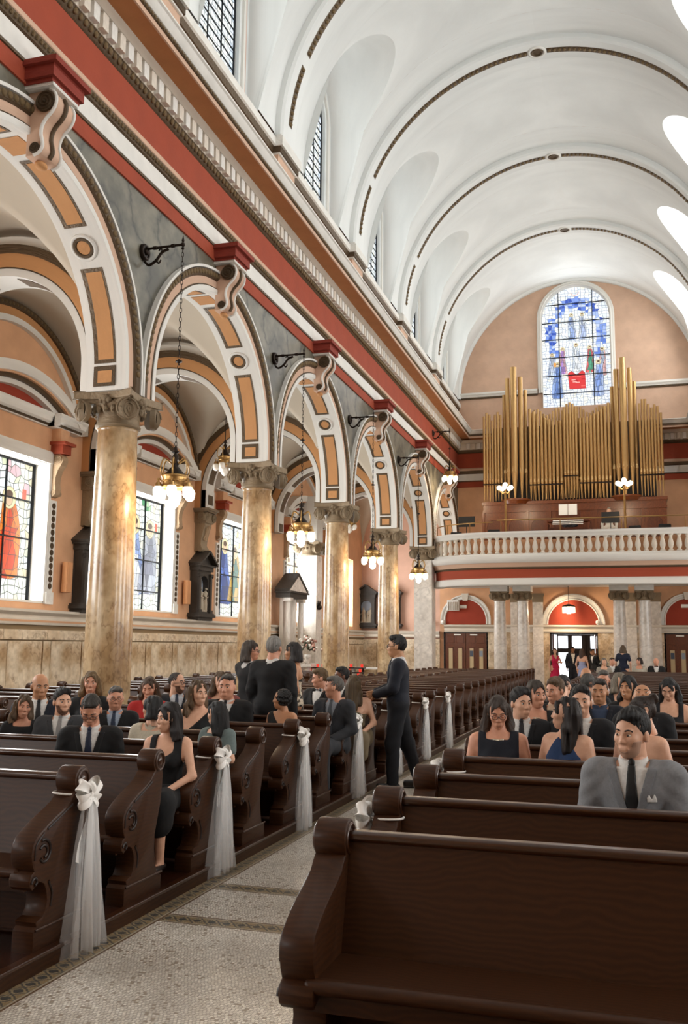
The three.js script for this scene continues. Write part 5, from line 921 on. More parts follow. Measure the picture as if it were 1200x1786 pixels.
// ---------------------------------------------------------------- people: smooth distance fields meshed with surface nets
function netMesh(f, lo, hi, h) {
  const nx = Math.ceil((hi[0] - lo[0]) / h) + 1, ny = Math.ceil((hi[1] - lo[1]) / h) + 1, nz = Math.ceil((hi[2] - lo[2]) / h) + 1;
  const d = new Float32Array(nx * ny * nz), id = new Int32Array(nx * ny * nz).fill(-1), pos = [], ix = [];
  const B = 4, far = h * 5; // blocks that lie clear of the surface are filled from one sample
  for (let k0 = 0; k0 < nz; k0 += B) for (let j0 = 0; j0 < ny; j0 += B) for (let i0 = 0; i0 < nx; i0 += B) {
    const c = f(lo[0] + (i0 + 1.5) * h, lo[1] + (j0 + 1.5) * h, lo[2] + (k0 + 1.5) * h), skip = abs(c) > far, k1 = min(nz, k0 + B), j1 = min(ny, j0 + B), i1 = min(nx, i0 + B);
    for (let k = k0; k < k1; k++) for (let j = j0; j < j1; j++) { let q = (k * ny + j) * nx + i0; for (let i = i0; i < i1; i++) d[q++] = skip ? c : f(lo[0] + i * h, lo[1] + j * h, lo[2] + k * h); }
  }
  const sy = nx, sz = nx * ny, off = [0, 1, sy, sy + 1, sz, sz + 1, sz + sy, sz + sy + 1], E = [[0, 1], [2, 3], [4, 5], [6, 7], [0, 2], [1, 3], [4, 6], [5, 7], [0, 4], [1, 5], [2, 6], [3, 7]];
  for (let k = 0; k < nz - 1; k++) for (let j = 0; j < ny - 1; j++) for (let i = 0; i < nx - 1; i++) {
    const b = i + j * sy + k * sz, e0 = d[b] < 0; if (e0 === d[b + 1] < 0 && e0 === d[b + sy] < 0 && e0 === d[b + sy + 1] < 0 && e0 === d[b + sz] < 0 && e0 === d[b + sz + 1] < 0 && e0 === d[b + sz + sy] < 0 && e0 === d[b + sz + sy + 1] < 0) continue;
    let x = 0, y = 0, z = 0, n = 0;
    for (const [a, c] of E) { const A = d[b + off[a]], C = d[b + off[c]]; if ((A < 0) === (C < 0)) continue; const t = A / (A - C); x += (a & 1) + t * ((c & 1) - (a & 1)); y += (a >> 1 & 1) + t * ((c >> 1 & 1) - (a >> 1 & 1)); z += (a >> 2) + t * ((c >> 2) - (a >> 2)); n++; }
    id[b] = pos.length / 3; pos.push(lo[0] + (i + x / n) * h, lo[1] + (j + y / n) * h, lo[2] + (k + z / n) * h);
  }
  const quad = (a, b, c, e, flip) => { if (a < 0 || b < 0 || c < 0 || e < 0) return; flip ? ix.push(a, c, b, a, e, c) : ix.push(a, b, c, a, c, e); };
  for (let k = 1; k < nz - 1; k++) for (let j = 1; j < ny - 1; j++) for (let i = 1; i < nx - 1; i++) {
    const b = i + j * sy + k * sz, s = d[b] < 0;
    if (s !== d[b + 1] < 0) quad(id[b - sy - sz], id[b - sz], id[b], id[b - sy], !s);
    if (s !== d[b + sy] < 0) quad(id[b - 1 - sz], id[b - 1], id[b], id[b - sz], !s);
    if (s !== d[b + sz] < 0) quad(id[b - 1 - sy], id[b - sy], id[b], id[b - 1], !s);
  }
  const g = new THREE.BufferGeometry(); g.setAttribute('position', new THREE.Float32BufferAttribute(pos, 3)); g.setIndex(ix); return g;
}
const sminf = (a, b, k) => { const h = max(k - abs(a - b), 0) / k; return min(a, b) - h * h * k * .25; };
// bone: [ax, ay, az, bx, by, bz, ra, rb, kz] a tapered capsule, kz squeezes it in depth
function bone(x, y, z, B) {
  const kz = B[8] || 1, ax = B[0], ay = B[1], az = B[2] * kz, bx = B[3] - ax, by = B[4] - ay, bz = B[5] * kz - az, px = x - ax, py = y - ay, pz = z * kz - az;
  const t = clamp((px * bx + py * by + pz * bz) / (bx * bx + by * by + bz * bz + 1e-9), 0, 1), dx = px - bx * t, dy = py - by * t, dz = pz - bz * t;
  return sqrt(dx * dx + dy * dy + dz * dz) - (B[6] + (B[7] - B[6]) * t);
}
function bones(list, k, grow = 0) { return (x, y, z) => { let d = 9; for (let i = 0; i < list.length; i++) { const b = bone(x, y, z, list[i]); d = b - d > k ? d : d - b > k ? b : sminf(d, b, k); } return d - grow; }; }
const ell = (x, y, z, cx, cy, cz, rx, ry, rz) => { const a = (x - cx) / rx, b = (y - cy) / ry, c = (z - cz) / rz, k0 = sqrt(a * a + b * b + c * c), k1 = sqrt((a / rx) ** 2 + (b / ry) ** 2 + (c / rz) ** 2) + 1e-9; return k0 * (k0 - 1) / k1; };
const foldN = (x, y, z, a) => a * (sin(x * 37 + y * 23 + z * 11) + sin(y * 51 - x * 19 + z * 29) + .6 * sin(z * 61 + y * 33)) * .4;

const tHair = (() => { const f = fbmT(401, 4, 3), r = RNG(402), st = new Float32Array(512).map(() => r()); return tex(256, 128, (u, v) => { const i = u * 255, a = st[Math.floor(i * 1.99)], w = f(u, v); const c = 95 + 160 * (a * .65 + w * .35); return [c, c, c]; }); })();
const beardM = c => matCache['b' + c] ||= S(c, .8);
const skinTex = (() => { const f = fbmT(411, 8, 4); return tex(128, 128, (u, v) => { const a = f(u, v) - .5; return [246 + a * 16, 240 + a * 26, 236 + a * 28]; }); })();
const tCloth = (() => { const f = fbmT(421, 10, 4); return tex(256, 256, (u, v) => { const a = (f(u, v) - .5) * 30 + ((Math.floor(u * 128) + Math.floor(v * 128)) % 2 ? 5 : -5); return [235 + a, 235 + a, 235 + a]; }); })();
const matCache = {};
const skinM = c => matCache['s' + c] ||= P(c, .52, { map: skinTex });
const tHairB = (() => { const r = RNG(403), st = new Float32Array(512).map(() => r()); return tex(512, 4, (u) => { const c = 255 * st[Math.floor(u * 511)]; return [c, c, c]; }, false); })();
const hairM = c => matCache['h' + c] ||= S(c, .55, { map: tHair, bumpMap: rep(tHairB, .5, .1), bumpScale: .004 });
const clothM = (c, r = .85) => matCache['c' + c + r] ||= S(c, r, { map: rep(tCloth, 4) });
const SK = { fair: '#e2b397', rosy: '#d9a084', tan: '#c3906c', olive: '#c4946f', deep: '#6b4330' };
const eyeWhite = S('#e4ddd2', .3), irisM = S('#2c1d14', .25), frameM = S('#171312', .35);
const lipM = { m: S('#a8604e', .55), f: S('#a83f40', .45) };

function person(o) {
  const G = o.f ? 1 : 0, s = o.s || 1, h = o.h || .016, fat = o.fat || 1, sit = o.pose !== 'stand';
  const root = thing('person', o.label, 'person', o.pos, o.turn || 0, o.group);
  const up = sit ? 0 : .86, sw = (G ? .165 : .19) * (o.wide || 1);
  // skeleton, hips at the origin when seated
  const sh = .53 + up, nb = .575 + up, hc = [o.hx || 0, .725 + up, .02 + (o.hz || 0)];
  const T = [[-.06, .1 + up, 0, .06, .1 + up, 0, .13 * fat, .13 * fat, 1.15], [0, .12 + up, 0, 0, .27 + up, 0, .125 * fat, (G ? .105 : .13) * fat, 1.2], [0, .27 + up, 0, 0, .42 + up, .0, (G ? .105 : .13) * fat, .148 * fat, 1.3], [-sw * .5, .45 + up, 0, sw * .5, .45 + up, 0, .098 * fat, .098 * fat, 1.2], [-sw * .78, sh - .01, -.005, sw * .78, sh - .01, -.005, .062, .062, 1], [0, sh, -.01, 0, nb + .03, -.015, .075, .055, 1]];
  if (G) T.push([-.065, .39 + up, .075, -.06, .38 + up, .085, .055, .05], [.065, .39 + up, .075, .06, .38 + up, .085, .055, .05]);
  if (fat > 1.08) T.push([0, .2 + up, .05, 0, .28 + up, .04, .14 * fat, .12 * fat]);
  const dArm = sit ? [[-.238, .27, .02], [-.1, .16, .25]] : [[-.25, .26, -.03], [-.24, .0, .04]];
  const arms = [-1, 1].map((sd, i) => { const a = (o.arms && o.arms[i]) || dArm.map(p => [p[0] * -sd, p[1], p[2]]); const e = [a[0][0], a[0][1] + up, a[0][2]], w = [a[1][0], a[1][1] + up, a[1][2]]; return { sd, S0: [sd * sw, sh - .012, 0], e, w }; });
  const legs = [-1, 1].map((sd, i) => { if (o.legs) return o.legs[i]; return sit ? [[sd * .09, .09, .02], [sd * .1, .1, .43], [sd * .1, -.34, .41]] : [[sd * .09, .92, 0], [sd * .1, .5, .02], [sd * .1, .08, -.02]]; });
  const bodyB = [...T]; for (const a of arms) bodyB.push([...a.S0, ...a.e, .054 * (G ? .82 : 1.05), .04 * (G ? .85 : 1.05)], [...a.e, ...a.w, .041 * (G ? .85 : 1.05), .026]);
  for (const l of legs) bodyB.push([...l[0], ...l[1], .088 * fat, .058], [...l[1], ...l[2], .058, .036], [l[2][0], l[2][1] - .05, l[2][2] - .02, l[2][0], l[2][1] - .06, l[2][2] + .15, .036, .028]);
  bodyB.push([0, nb, -.012, hc[0] * .6, hc[1] - .07, hc[2] - .025, G ? .05 : .06, G ? .046 : .056]);
  const lift = (g, m = 1) => { // lean forward from the hips, then size
    const p = g.attributes.position, L = o.lean || 0;
    for (let i = 0; i < p.count; i++) { let x = p.getX(i), y = p.getY(i), z = p.getZ(i); if (L) { const t = sstep(.05, .3, y - up) * L, c = cos(t), q = sin(t), yy = y - up - .1; const a = up + .1 + yy * c - z * q, b = yy * q + z * c; if (y > up + .02) { y = a; z = b; } } p.setXYZ(i, x * s, y * s, z * s); }
    g.deleteAttribute('normal'); g.computeVertexNormals(); return g;
  };
  const uvBody = (g, k = 3) => { const p = g.attributes.position, u = new Float32Array(p.count * 2); for (let i = 0; i < p.count; i++) { u[2 * i] = (p.getX(i) + p.getZ(i) * .7) * k; u[2 * i + 1] = (p.getY(i) + p.getZ(i) * .3) * k; } g.setAttribute('uv', new THREE.BufferAttribute(u, 2)); return g; };
  const yLow = sit ? -.46 : 0;
  const gs = [netMesh(bones(bodyB, .035), [-.5, yLow - .03, -.35], [.5, nb + .12, .75], h * 1.15)];
  // hands
  const hh = min(.0065, h * .5);
  arms.forEach((a, i) => {
    const pz = o.hands && o.hands[i] || {}; if (pz.hide) return;
    const D = V(a.w[0] - a.e[0], a.w[1] - a.e[1], a.w[2] - a.e[2]).normalize(), N0 = V(...(pz.palm || (sit ? [0, -1, .1] : [-a.sd, 0, 0]))), N = N0.clone().sub(D.clone().multiplyScalar(N0.dot(D))).normalize(), C = V().crossVectors(D, N).multiplyScalar(-a.sd * (sit ? 1 : 1));
    const th = V().crossVectors(N, D); const thumbSide = pz.thumb || (sit ? -a.sd : 1) * 1; const Sx = V(th.x, th.y, th.z).multiplyScalar(1); const at = (l, c, n) => [a.w[0] + D.x * l + Sx.x * c + N.x * n, a.w[1] + D.y * l + Sx.y * c + N.y * n, a.w[2] + D.z * l + Sx.z * c + N.z * n];
    const sc = G ? .88 : 1, cu = pz.curl ?? .5, B = [];
    for (let f2 = 0; f2 < 4; f2++) { const c = (f2 - 1.5) * .021 * sc, L = [.07, .08, .075, .058][f2] * sc, q0 = at(.0, c * .5, 0), q1 = at(.085 * sc, c, 0), q2 = at(.085 * sc + L * .5, c * 1.06, L * .28 * cu), q3 = at(.085 * sc + L * (.95 - .45 * cu), c * 1.05, L * (.85 * cu)); B.push([...q0, ...q1, .017 * sc, .0125 * sc], [...q1, ...q2, .0098 * sc, .009 * sc], [...q2, ...q3, .009 * sc, .0075 * sc]); }
    const t0 = at(.025, thumbSide * .022, 0), t1 = at(.06, thumbSide * .046, .012), t2 = at(.09, thumbSide * .052, .03); B.push([...t0, ...t1, .015 * sc, .011 * sc], [...t1, ...t2, .0105 * sc, .0085 * sc]);
    B.push([...at(-.04, 0, 0), ...at(.01, 0, 0), .026 * sc, .022 * sc]);
    const m = [9, 9, 9], M2 = [-9, -9, -9]; for (const b of B) for (let j = 0; j < 3; j++) { m[j] = min(m[j], b[j] - .04, b[j + 3] - .04); M2[j] = max(M2[j], b[j] + .04, b[j + 3] + .04); }
    if (!o.far) gs.push(netMesh(bones(B, .008), m, M2, hh)); else gs.push(netMesh(bones(B, .01), m, M2, .011));
  });
  // head in its own axes, then turned
  const hs = (o.head && o.head.size || 1) * (G ? .95 : 1), hr = o.hres || .0065;
  const He = o.head || {}, rot = new THREE.Matrix4().makeRotationFromEuler(new THREE.Euler(He.pitch || 0, He.yaw || 0, He.roll || 0, 'YXZ')), headM = new THREE.Matrix4().makeTranslation(hc[0], hc[1], hc[2]).multiply(rot).multiply(new THREE.Matrix4().makeScale(hs, hs, hs));
  const jw = (o.jaw || 1) * (G ? .92 : 1.04);
  const feat = [[0, .014, .086, 0, -.027, .1035, .0075, .0105], [-.034, .026, .076, .034, .026, .076, .013, .013], [-.016, -.062, .086, .016, -.062, .086, .008, .008], [-.014, -.073, .083, .014, -.073, .083, .009, .009], [-.0125, -.032, .094, .0125, -.032, .094, .0068, .0068]];
  const skull = (x, y, z) => {
    let d = ell(x, y, z, 0, .036, -.012, .077, .088, .098); d = sminf(d, ell(x, y, z, 0, -.022, .026, .063 * jw, .082, .066), .03); d = sminf(d, ell(x, y, z, 0, -.075, .032, .047 * jw, .042, .05), .03); d = sminf(d, ell(x, y, z, 0, -.1, .058, .02, .017, .02), .02);
    d = sminf(d, ell(x, y, z, -.038, -.018, .06, .026, .026, .026), .02); d = sminf(d, ell(x, y, z, .038, -.018, .06, .026, .026, .026), .02);
    for (const B of feat) d = sminf(d, bone(x, y, z, B), .012);
    const e = max(.0, 0), s1 = ell(x, y, z, -.031, .006, .099, .019, .013, .02), s2 = ell(x, y, z, .031, .006, .099, .019, .013, .02); d = -sminf(-d, min(s1, s2), .008);
    d = sminf(d, min(ell(x, y, z, -.08, -.004, -.008, .011, .031, .019), ell(x, y, z, .08, -.004, -.008, .011, .031, .019)), .008);
    return d;
  };
  const skullN = (x, y, z) => sminf(skull(x, y, z), bone(x, y, z, [0, -.06, -.02, 0, -.16, -.035, G ? .046 : .056, G ? .05 : .06]), .025);
  const put = g => { g.applyMatrix4(headM); return lift(g); };
  gs.push(netMesh(skullN, [-.115, -.17, -.14], [.115, .15, .15], hr).applyMatrix4(headM));
  gs.forEach(g => { g.computeVertexNormals(); });
  const bodyG = lift(mergeGeometries(gs.map(g => { const k = g.clone(); k.deleteAttribute('uv'); return k; })));
  const skin = skinM(SK[o.skin || 'fair']);
  part('body', uvBody(bodyG, 5), skin, root);
  // eyes, brows, lips
  const he = (n, g, m) => part(n, put(g), m, root);
  const bc = o.browColor || o.hair.color;
  const tiny = (o.hres || 0) > .01;
  if (!tiny) for (const sd of [-1, 1]) { if (!o.eyesClosed) { he('eye', ball(.0118, sd * .031, .005, .0785, 10, 1.05, .62, .9), eyeWhite); he('iris', ball(.0066, sd * .031 + (o.gaze || 0), .0055, .0868, 8, 1, .95, .5), irisM); } else he('eyelid', ball(.0135, sd * .031, .004, .0785, 10, 1.05, .72, .9), skin); he('eyebrow', tube([[sd * .014, .027, .092], [sd * .032, .033, .089], [sd * .05, .026, .076]], .0042, 8, 5), hairM(bc)); }
  if (!tiny) he('lips', ball(.01, 0, -.0675, .0868, 12, 2.5, o.smile ? .75 : .6, .8), G ? lipM.f : lipM.m);
  if (o.smile) he('teeth', ball(.008, 0, -.067, .0935, 10, 2.0, .4, .5), eyeWhite);
  if (o.glasses) { const g = []; for (const sd of [-1, 1]) { g.push(torus(.021, .0024, 20, 5).scale(1.12, .82, 1).translate(sd * .031, .003, .104)); g.push(tube([[sd * .054, .008, .1], [sd * .078, .006, .05], [sd * .084, .004, -.01]], .0022, 8, 4)); } g.push(tube([[-.01, .006, .105], [0, .009, .107], [.01, .006, .105]], .0022, 6, 4)); he('eyeglasses', merge(g), frameM); }
  // hair
  const st = o.hair.style, faceCut = (x, y, z) => min(ell(x, y, z, 0, -.035, .095, .068, .118 + (o.hair.line || 0), .085), max(ell(x, y, z, 0, -.11, .04, .1, .09, .1), 0 - 0)), wob = (x, y, z, a) => a * (sin(x * 90 + y * 40) + sin(z * 80 - y * 60) + sin(x * 50 + z * 120)) / 3;
  const vol = o.hair.vol || 0;
  const cap = (x, y, z) => { let d = ell(x, y, z, 0, .04, -.016, .0795 + vol * .3, .099 + vol, .1035 + vol * .4); if (st === 'short') d = sminf(d, ell(x, y, z, .012, .098 + vol * .5, .035, .055, .03 + vol, .05), .015); return d; };
  const lock = (x, y, z) => .0022 * sin(Math.atan2(x + .01, z + .03) * 31 + y * 55 + 2 * sin(y * 30)) + .0025 * sin(x * 120 + z * 70 + y * 60);
  let hf = null, lo = [-.16, -.2, -.2], hi = [.16, .19, .16];
  if (st === 'short') hf = (x, y, z) => max(max(cap(x, y, z) + lock(x, y, z), -(faceCut(x, y, z) + .006 * sin(x * 140))), -.06 - y + max(0, z + .035) * 1.25);
  else if (st === 'bald') hf = (x, y, z) => max(max(max(ell(x, y, z, 0, .03, -.018, .082, .085, .103) + wob(x, y, z, .002), -faceCut(x, y, z)), -.055 - y), y - .03 - (z < 0 ? .02 : -.02));
  else if (st === 'shaved') hf = (x, y, z) => max(max(ell(x, y, z, 0, .038, -.014, .08, .091, .101), -faceCut(x, y, z)), max(-.04 - y, z - .045));
  else if (st === 'curly') { hf = (x, y, z) => max(ell(x, y, z, 0, .022, -.022, .118 + vol, .128 + vol, .122 + vol) + .012 * (sin(x * 130) * sin(y * 120) * sin(z * 125) + .5 * sin(x * 70 + y * 90)), -ell(x, y, z, 0, -.045, .11, .058, .105, .09)); lo = [-.2, -.24, -.22]; hi = [.2, .22, .18]; }
  else { // long, bob, bun
    const len = o.hair.len || .3, bob = st === 'bob', wv = o.hair.wave || .006, wd = o.hair.width || 1;
    const LB = [[-.07 * wd, .04, -.03, -.092 * wd, -.1, -.02, .035, .036], [.07 * wd, .04, -.03, .092 * wd, -.1, -.02, .035, .036], [-.092 * wd, -.1, -.02, -.1 * wd, -len * .75, o.hair.front ? .06 : -.04, .036, .04], [.092 * wd, -.1, -.02, .1 * wd, -len * .75, o.hair.front ? .06 : -.04, .036, .04], [0, .0, -.075, 0, -len * .8, -.085, .06, .06], [-.05, .0, -.06, -.06, -len, -.075, .05, .035], [.05, .0, -.06, .06, -len, -.075, .05, .035]];
    const bun = st === 'bun';
    hf = (x, y, z) => { let d = cap(x, y, z) - .002; d = max(d, -faceCut(x, y, z)); if (bun) { d = max(d, -.06 - y + max(0, z)); d = sminf(d, ell(x, y, z, .0, o.hair.bunY ?? .08, -.115, .045, .045, .04), .02); } else { let q = 9; for (const B of LB) q = sminf(q, bone(x, y, z, B), .03); q = max(q, -len - (bob ? .0 : .02) - y); q = max(q, -ell(x, y, z, 0, -.04, .1, .06, .12, .1)); d = sminf(d, q, .02); } return d + wob(x, y * .35, z, wv) + lock(x, y * .3, z) * .7; };
    lo = [-.19, bun ? -.14 : -len - .06, -.2]; hi = [.19, .18, .16];
  }
  if (hf) { const g = netMesh((x, y, z) => max(hf(x, y, z), -(skull(x, y, z) + .004)), lo, hi, o.hairRes || hr * 1.15), p = g.attributes.position, u = new Float32Array(p.count * 2); for (let i = 0; i < p.count; i++) { u[2 * i] = abs(Math.atan2(p.getX(i), p.getZ(i) + .001)) * .9; u[2 * i + 1] = p.getY(i) * 1.4; } g.setAttribute('uv', new THREE.BufferAttribute(u, 2)); part('hair', put(g), hairM(o.hair.color), root); }
  if (o.beard) part('beard', put(netMesh((x, y, z) => max(max(skull(x, y, z) - .0014, -(skull(x, y, z) + .006)), max(max(y + .062 - sstep(.03, .058, abs(x)) * .04, -z + .02), -(ell(x, y, z, 0, -.068, .09, .024, .012, .03)))), [-.09, -.14, -.03], [.09, .04, .13], hr * .8)), beardM(o.beard), root);
  // clothes
  const armB = (cut) => arms.flatMap(a => { const w = [lerp(a.e[0], a.w[0], cut), lerp(a.e[1], a.w[1], cut), lerp(a.e[2], a.w[2], cut)]; return [[...a.S0, ...a.e, .054 * (G ? .85 : 1.05), .044 * (G ? .85 : 1)], [...a.e, ...w, .044 * (G ? .85 : 1), .034]]; });
  const upB = arms.map(a => [...a.S0, lerp(a.S0[0], a.e[0], .62), lerp(a.S0[1], a.e[1], .62), lerp(a.S0[2], a.e[2], .62), .064 * (G ? .85 : 1.05), .058 * (G ? .85 : 1)]);
  const cl = (n, f, lo2, hi2, m, hc2 = h) => { const g = netMesh(f, lo2, hi2, hc2); if (!g.index || !g.index.count) return null; return part(n, uvBody(lift(g)), m, root); };
  const LO = [-.5, up - .1, -.32], HI = [.5, nb + .1, .62], F = o.fit || {};
  const legF = legs.flatMap(l => [[...l[0], ...l[1], .1 * fat, .07], [...l[1], ...l[2], .068, .056]]);
  const neckHole = (x, y, z, r) => bone(x, y, z, [0, nb - .01, .01, 0, nb + .2, .03, r, r + .01]);
  const c = o.wear;
  if (c.type === 'suit') {
    const hem = sit ? .03 : up - .1, v0 = (c.v0 ?? .27) + up, vw = (y, w = .078) => w * clamp((y - v0) / (nb - .02 - v0), -1, 1.15);
    const TC = T.filter((_, i) => i !== 5), jb = bones([...TC, ...armB(.93)], .035, .018), J = (x, y, z) => jb(x, y, z) + foldN(x, y, z, .002) + .002 * sin(y * 75 + abs(x) * 60 + z * 20) * sstep(.1, .2, abs(x));
    const wedge = (x, y, z) => z < -.0 ? 9 : (abs(x) - vw(y)) * .95;
    const JJ = (x, y, z) => max(max(max(J(x, y, z), -wedge(x, y, z)), hem - y), -neckHole(x, y, z, .084));
    cl('jacket', JJ, LO, HI, clothM(c.color));
    const lap = (x, y, z) => z < .0 ? 9 : max(abs(abs(x) - vw(y) - .024 * clamp((y - v0) * 9, .2, 1)) - .024 * clamp((y - v0) * 9, .2, 1), max(v0 + .01 - y, y - (nb - .015)));
    cl('lapel', (x, y, z) => max(max(J(x, y, z) - .007, -(J(x, y, z) + .01)), lap(x, y, z)), [-.17, v0 - .02, -.02], [.17, nb + .03, .25], clothM(c.lapel || '#' + new THREE.Color(c.color).multiplyScalar(.8).getHexString()), h * .6);
    const shirt0 = bones([...TC, [0, sh - .03, -.005, 0, nb, -.008, .088, .078]], .04, .006), shirt = (x, y, z) => max(shirt0(x, y, z), abs(x) - .1), col = (x, y, z) => max(bone(x, y, z, [0, nb - .04, -.008, hc[0] * .3, nb + .05, .002, .09, .07]), max(y - nb - .036 + z * .25, z > 0 ? .012 * clamp((y - nb) * 20 + .2, 0, 1) - abs(x) : -1));
    cl('shirt', (x, y, z) => max(min(max(shirt(x, y, z), y - nb + .015), col(x, y, z)), up + .12 - y), [-.2, up + .1, -.16], [.2, nb + .09, .25], clothM(c.shirt || '#e8e6e2'), h * .7);
    if (c.tie) { cl('tie', (x, y, z) => z < 0 ? 9 : max(max(shirt(x, y, z) - .012, -(shirt(x, y, z) + .01)), max(abs(x) - lerp(.042, .018, clamp((y - v0) / (nb - v0), 0, 1)), max(y - nb + .0, v0 - .1 - y))), [-.08, v0 - .12, 0], [.08, nb + .02, .25], clothM(c.tie, .6), h * .6); const kn = ball(.022, 0, nb + .008, .068, 10, .9, 1.05, .7); part('tie_knot', lift(kn), clothM(c.tie, .6), root); }
    if (c.bow) part('bow_tie', lift(merge([new THREE.ConeGeometry(.026, .055, 8).rotateZ(PI / 2).scale(1, 1, .5).translate(.03, nb + .01, .075), new THREE.ConeGeometry(.026, .055, 8).rotateZ(-PI / 2).scale(1, 1, .5).translate(-.03, nb + .01, .075), ball(.012, 0, nb + .01, .078, 8)])), clothM(c.bow, .5), root);
    if (c.pocket) cl('pocket_square', (x, y, z) => z < 0 ? 9 : max(max(J(x, y, z) - .01, -(J(x, y, z) + .006)), max(abs(x - .098) - .024, max(.395 + up - y, y - (.425 + up + .012 * sin(x * 240))))), [.05, .37 + up, 0], [.15, .47 + up, .25], clothM('#f2f0ec'), h * .5);
    for (const a of arms) { if (o.far) break; const w = (t) => [lerp(a.e[0], a.w[0], t), lerp(a.e[1], a.w[1], t), lerp(a.e[2], a.w[2], t)]; const B = [...w(.86), ...w(.99), .036, .034]; const m = w(.92); cl('shirt_cuff', (x, y, z) => bone(x, y, z, B) , m.map(q => q - .07), m.map(q => q + .07), clothM(c.shirt || '#e8e6e2'), h * .7); }
    const tr = bones([...legF, T[0]], .05, .012); cl('trousers', (x, y, z) => max(tr(x, y, z) + foldN(x, y, z, .006), y - up - .2), [-.3, yLow, -.25], [.3, up + .22, .62], clothM(c.trousers || c.color), h * 1.2);
    legs.forEach(l => { part('shoe', lift(merge([rbox(.095, .075, .27, .03, l[2][0], l[2][1] - .045, l[2][2] + .05), rbox(.088, .02, .26, .008, l[2][0], l[2][1] - .078, l[2][2] + .05)])), S('#120d0b', .3), root); });
  } else {
    const gown = c.type === 'gown', nl = (c.neck ?? .5) + up, nw = c.neckW ?? .09, sl = c.sleeve || 0;
    const tb = bones([...T.filter((_, i) => i !== 5), ...(sl === 1 ? armB(.95) : sl > 0 ? upB : [])], .035, .011);
    const cut = (x, y, z) => {
      let q = -neckHole(x, y, z, c.open ? .08 : .062);
      if (c.cut === 'strapless') q = max(q, y - nl - .02 * cos(x * 22));
      else if (c.cut === 'one') q = max(q, y - (nl + x * (c.side || 1) * .9));
      else { if (z > -.02) q = max(q, -max(abs(x) - nw, nl - y + (c.cut === 'v' ? abs(x) * 2 : c.cut === 'heart' ? -.02 * cos(x * 40) : 0))); if (!sl) q = max(q, abs(x) - (sw * .86)); if (c.cut === 'halter') q = max(q, abs(x) - lerp(.15, .045, clamp((y - up - .4) / .16, 0, 1))); }
      return q;
    };
    cl(gown || c.skirt !== false ? 'dress_bodice' : 'top', (x, y, z) => max(max(tb(x, y, z) + foldN(x, y, z, .005), cut(x, y, z)), up + .06 - y), LO, HI, c.mat || clothM(c.color));
    if (gown) { const sk = []; for (let i = 0; i <= 14; i++) { const t = i / 14; sk.push([lerp(.14, c.flare || .3, Math.pow(t, 1.2)), up + .16 - t * (up + .14)]); } const g = surf(40, 14, (u, v) => { const [r, y] = sk[Math.round(v * 14)], a = u * 2 * PI, q = r * (1 + .07 * v * sin(a * 9)); return [q * cos(a), y, q * sin(a) * .85]; }); part('skirt', lift(g), c.mat || clothM(c.color), root); }
    else { const tr = bones([...legF.filter((_, i) => i % 2 === 0), ...legs.map(l => [...l[1], lerp(l[1][0], l[2][0], .4), lerp(l[1][1], l[2][1], .4), lerp(l[1][2], l[2][2], .4), .075, .08]), T[0]], .12, .016); cl('skirt', (x, y, z) => max(tr(x, y, z) + foldN(x, y, z, .006), y - up - .2), [-.32, yLow, -.25], [.32, up + .22, .62], c.mat2 || clothM(c.color2 || c.color), h * 1.2); legs.forEach(l => part('shoe', lift(rbox(.085, .05, .23, .022, l[2][0], l[2][1] - .055, l[2][2] + .05)), S('#1a1210', .35), root)); }
    if (c.collar) cl('collar', (x, y, z) => max(max(bone(x, y, z, [0, nb - .06, -.01, 0, nb + .04, .0, .1, .066]), y - nb - .03), -neckHole(x, y, z, .058)), [-.14, nb - .09, -.13], [.14, nb + .07, .14], clothM(c.color), h * .7);
    if (c.necklace) { const pts = []; for (let i = 0; i <= 20; i++) { const a = i / 20 * 2 * PI; pts.push([.074 * sin(a), nb - .02 - .03 * (1 + cos(a)) * .5 , .0 + .085 * cos(a)]); } part('necklace', lift(tube(pts, c.necklace, 40, 6, true)), S('#cfc4ad', .25, { metalness: .6 }), root); }
  }
  return root;
}
// ---------------------------------------------------------------- the guests
const SEAT = .452;
const suit = (color, o = {}) => ({ type: 'suit', color, ...o });
const NAVY = '#161a24', BLACK = '#121214', CHAR = '#23252a';
// seated: hx, hy, hz is the middle of the head
const sat = (hx, hy, hz, o) => { const s = clamp((hy - SEAT) / (.725 * cos(o.lean || 0)), .84, 1.03), L = o.lean || 0; person({ s, ...o, pos: [hx, SEAT, hz - .02 * s - sin(L) * .62 * s * cos(o.turn || 0)], turn: o.turn || 0 }); };
const stand = (x, y, z, o) => person({ pose: 'stand', ...o, pos: [x, y, z] });
const lad = Math.PI / 180;

// block beside the columns
sat(-4.03, 1.13, -6.47, { label: 'man in black suit and navy tie looking down through glasses, seated in third pew', head: { pitch: .5 }, lean: .08, skin: 'rosy', hair: { style: 'short', color: '#5d564e', line: -.01 }, glasses: true, eyesClosed: true, wear: suit(BLACK, { tie: '#1d2740' }), turn: .42 });
sat(-3.33, 1.09, -6.45, { label: 'woman in black sleeveless dress with dark shoulder hair, seated by the second tulle bow', f: 1, head: { yaw: -.75 }, skin: 'fair', hair: { style: 'bob', color: '#2a1a13', len: .22, vol: .012, wave: .012 }, wear: { type: 'dress', color: '#0c0c0e', neck: .44, neckW: .075, cut: 'heart' }, turn: .15, arms: [null, [[.25, .27, .1], [.1, .17, .3]]] });
sat(-5.3, 1.03, -7.42, { label: 'smiling woman with wavy ash blond hair in black top, seated fourth pew far end', f: 1, head: { yaw: .35, roll: -.1 }, skin: 'rosy', smile: true, hair: { style: 'long', color: '#9a7c5c', len: .22, wave: .014, vol: .008 }, wear: { type: 'dress', color: '#101012', sleeve: 1, neck: .53 }, turn: .5 });
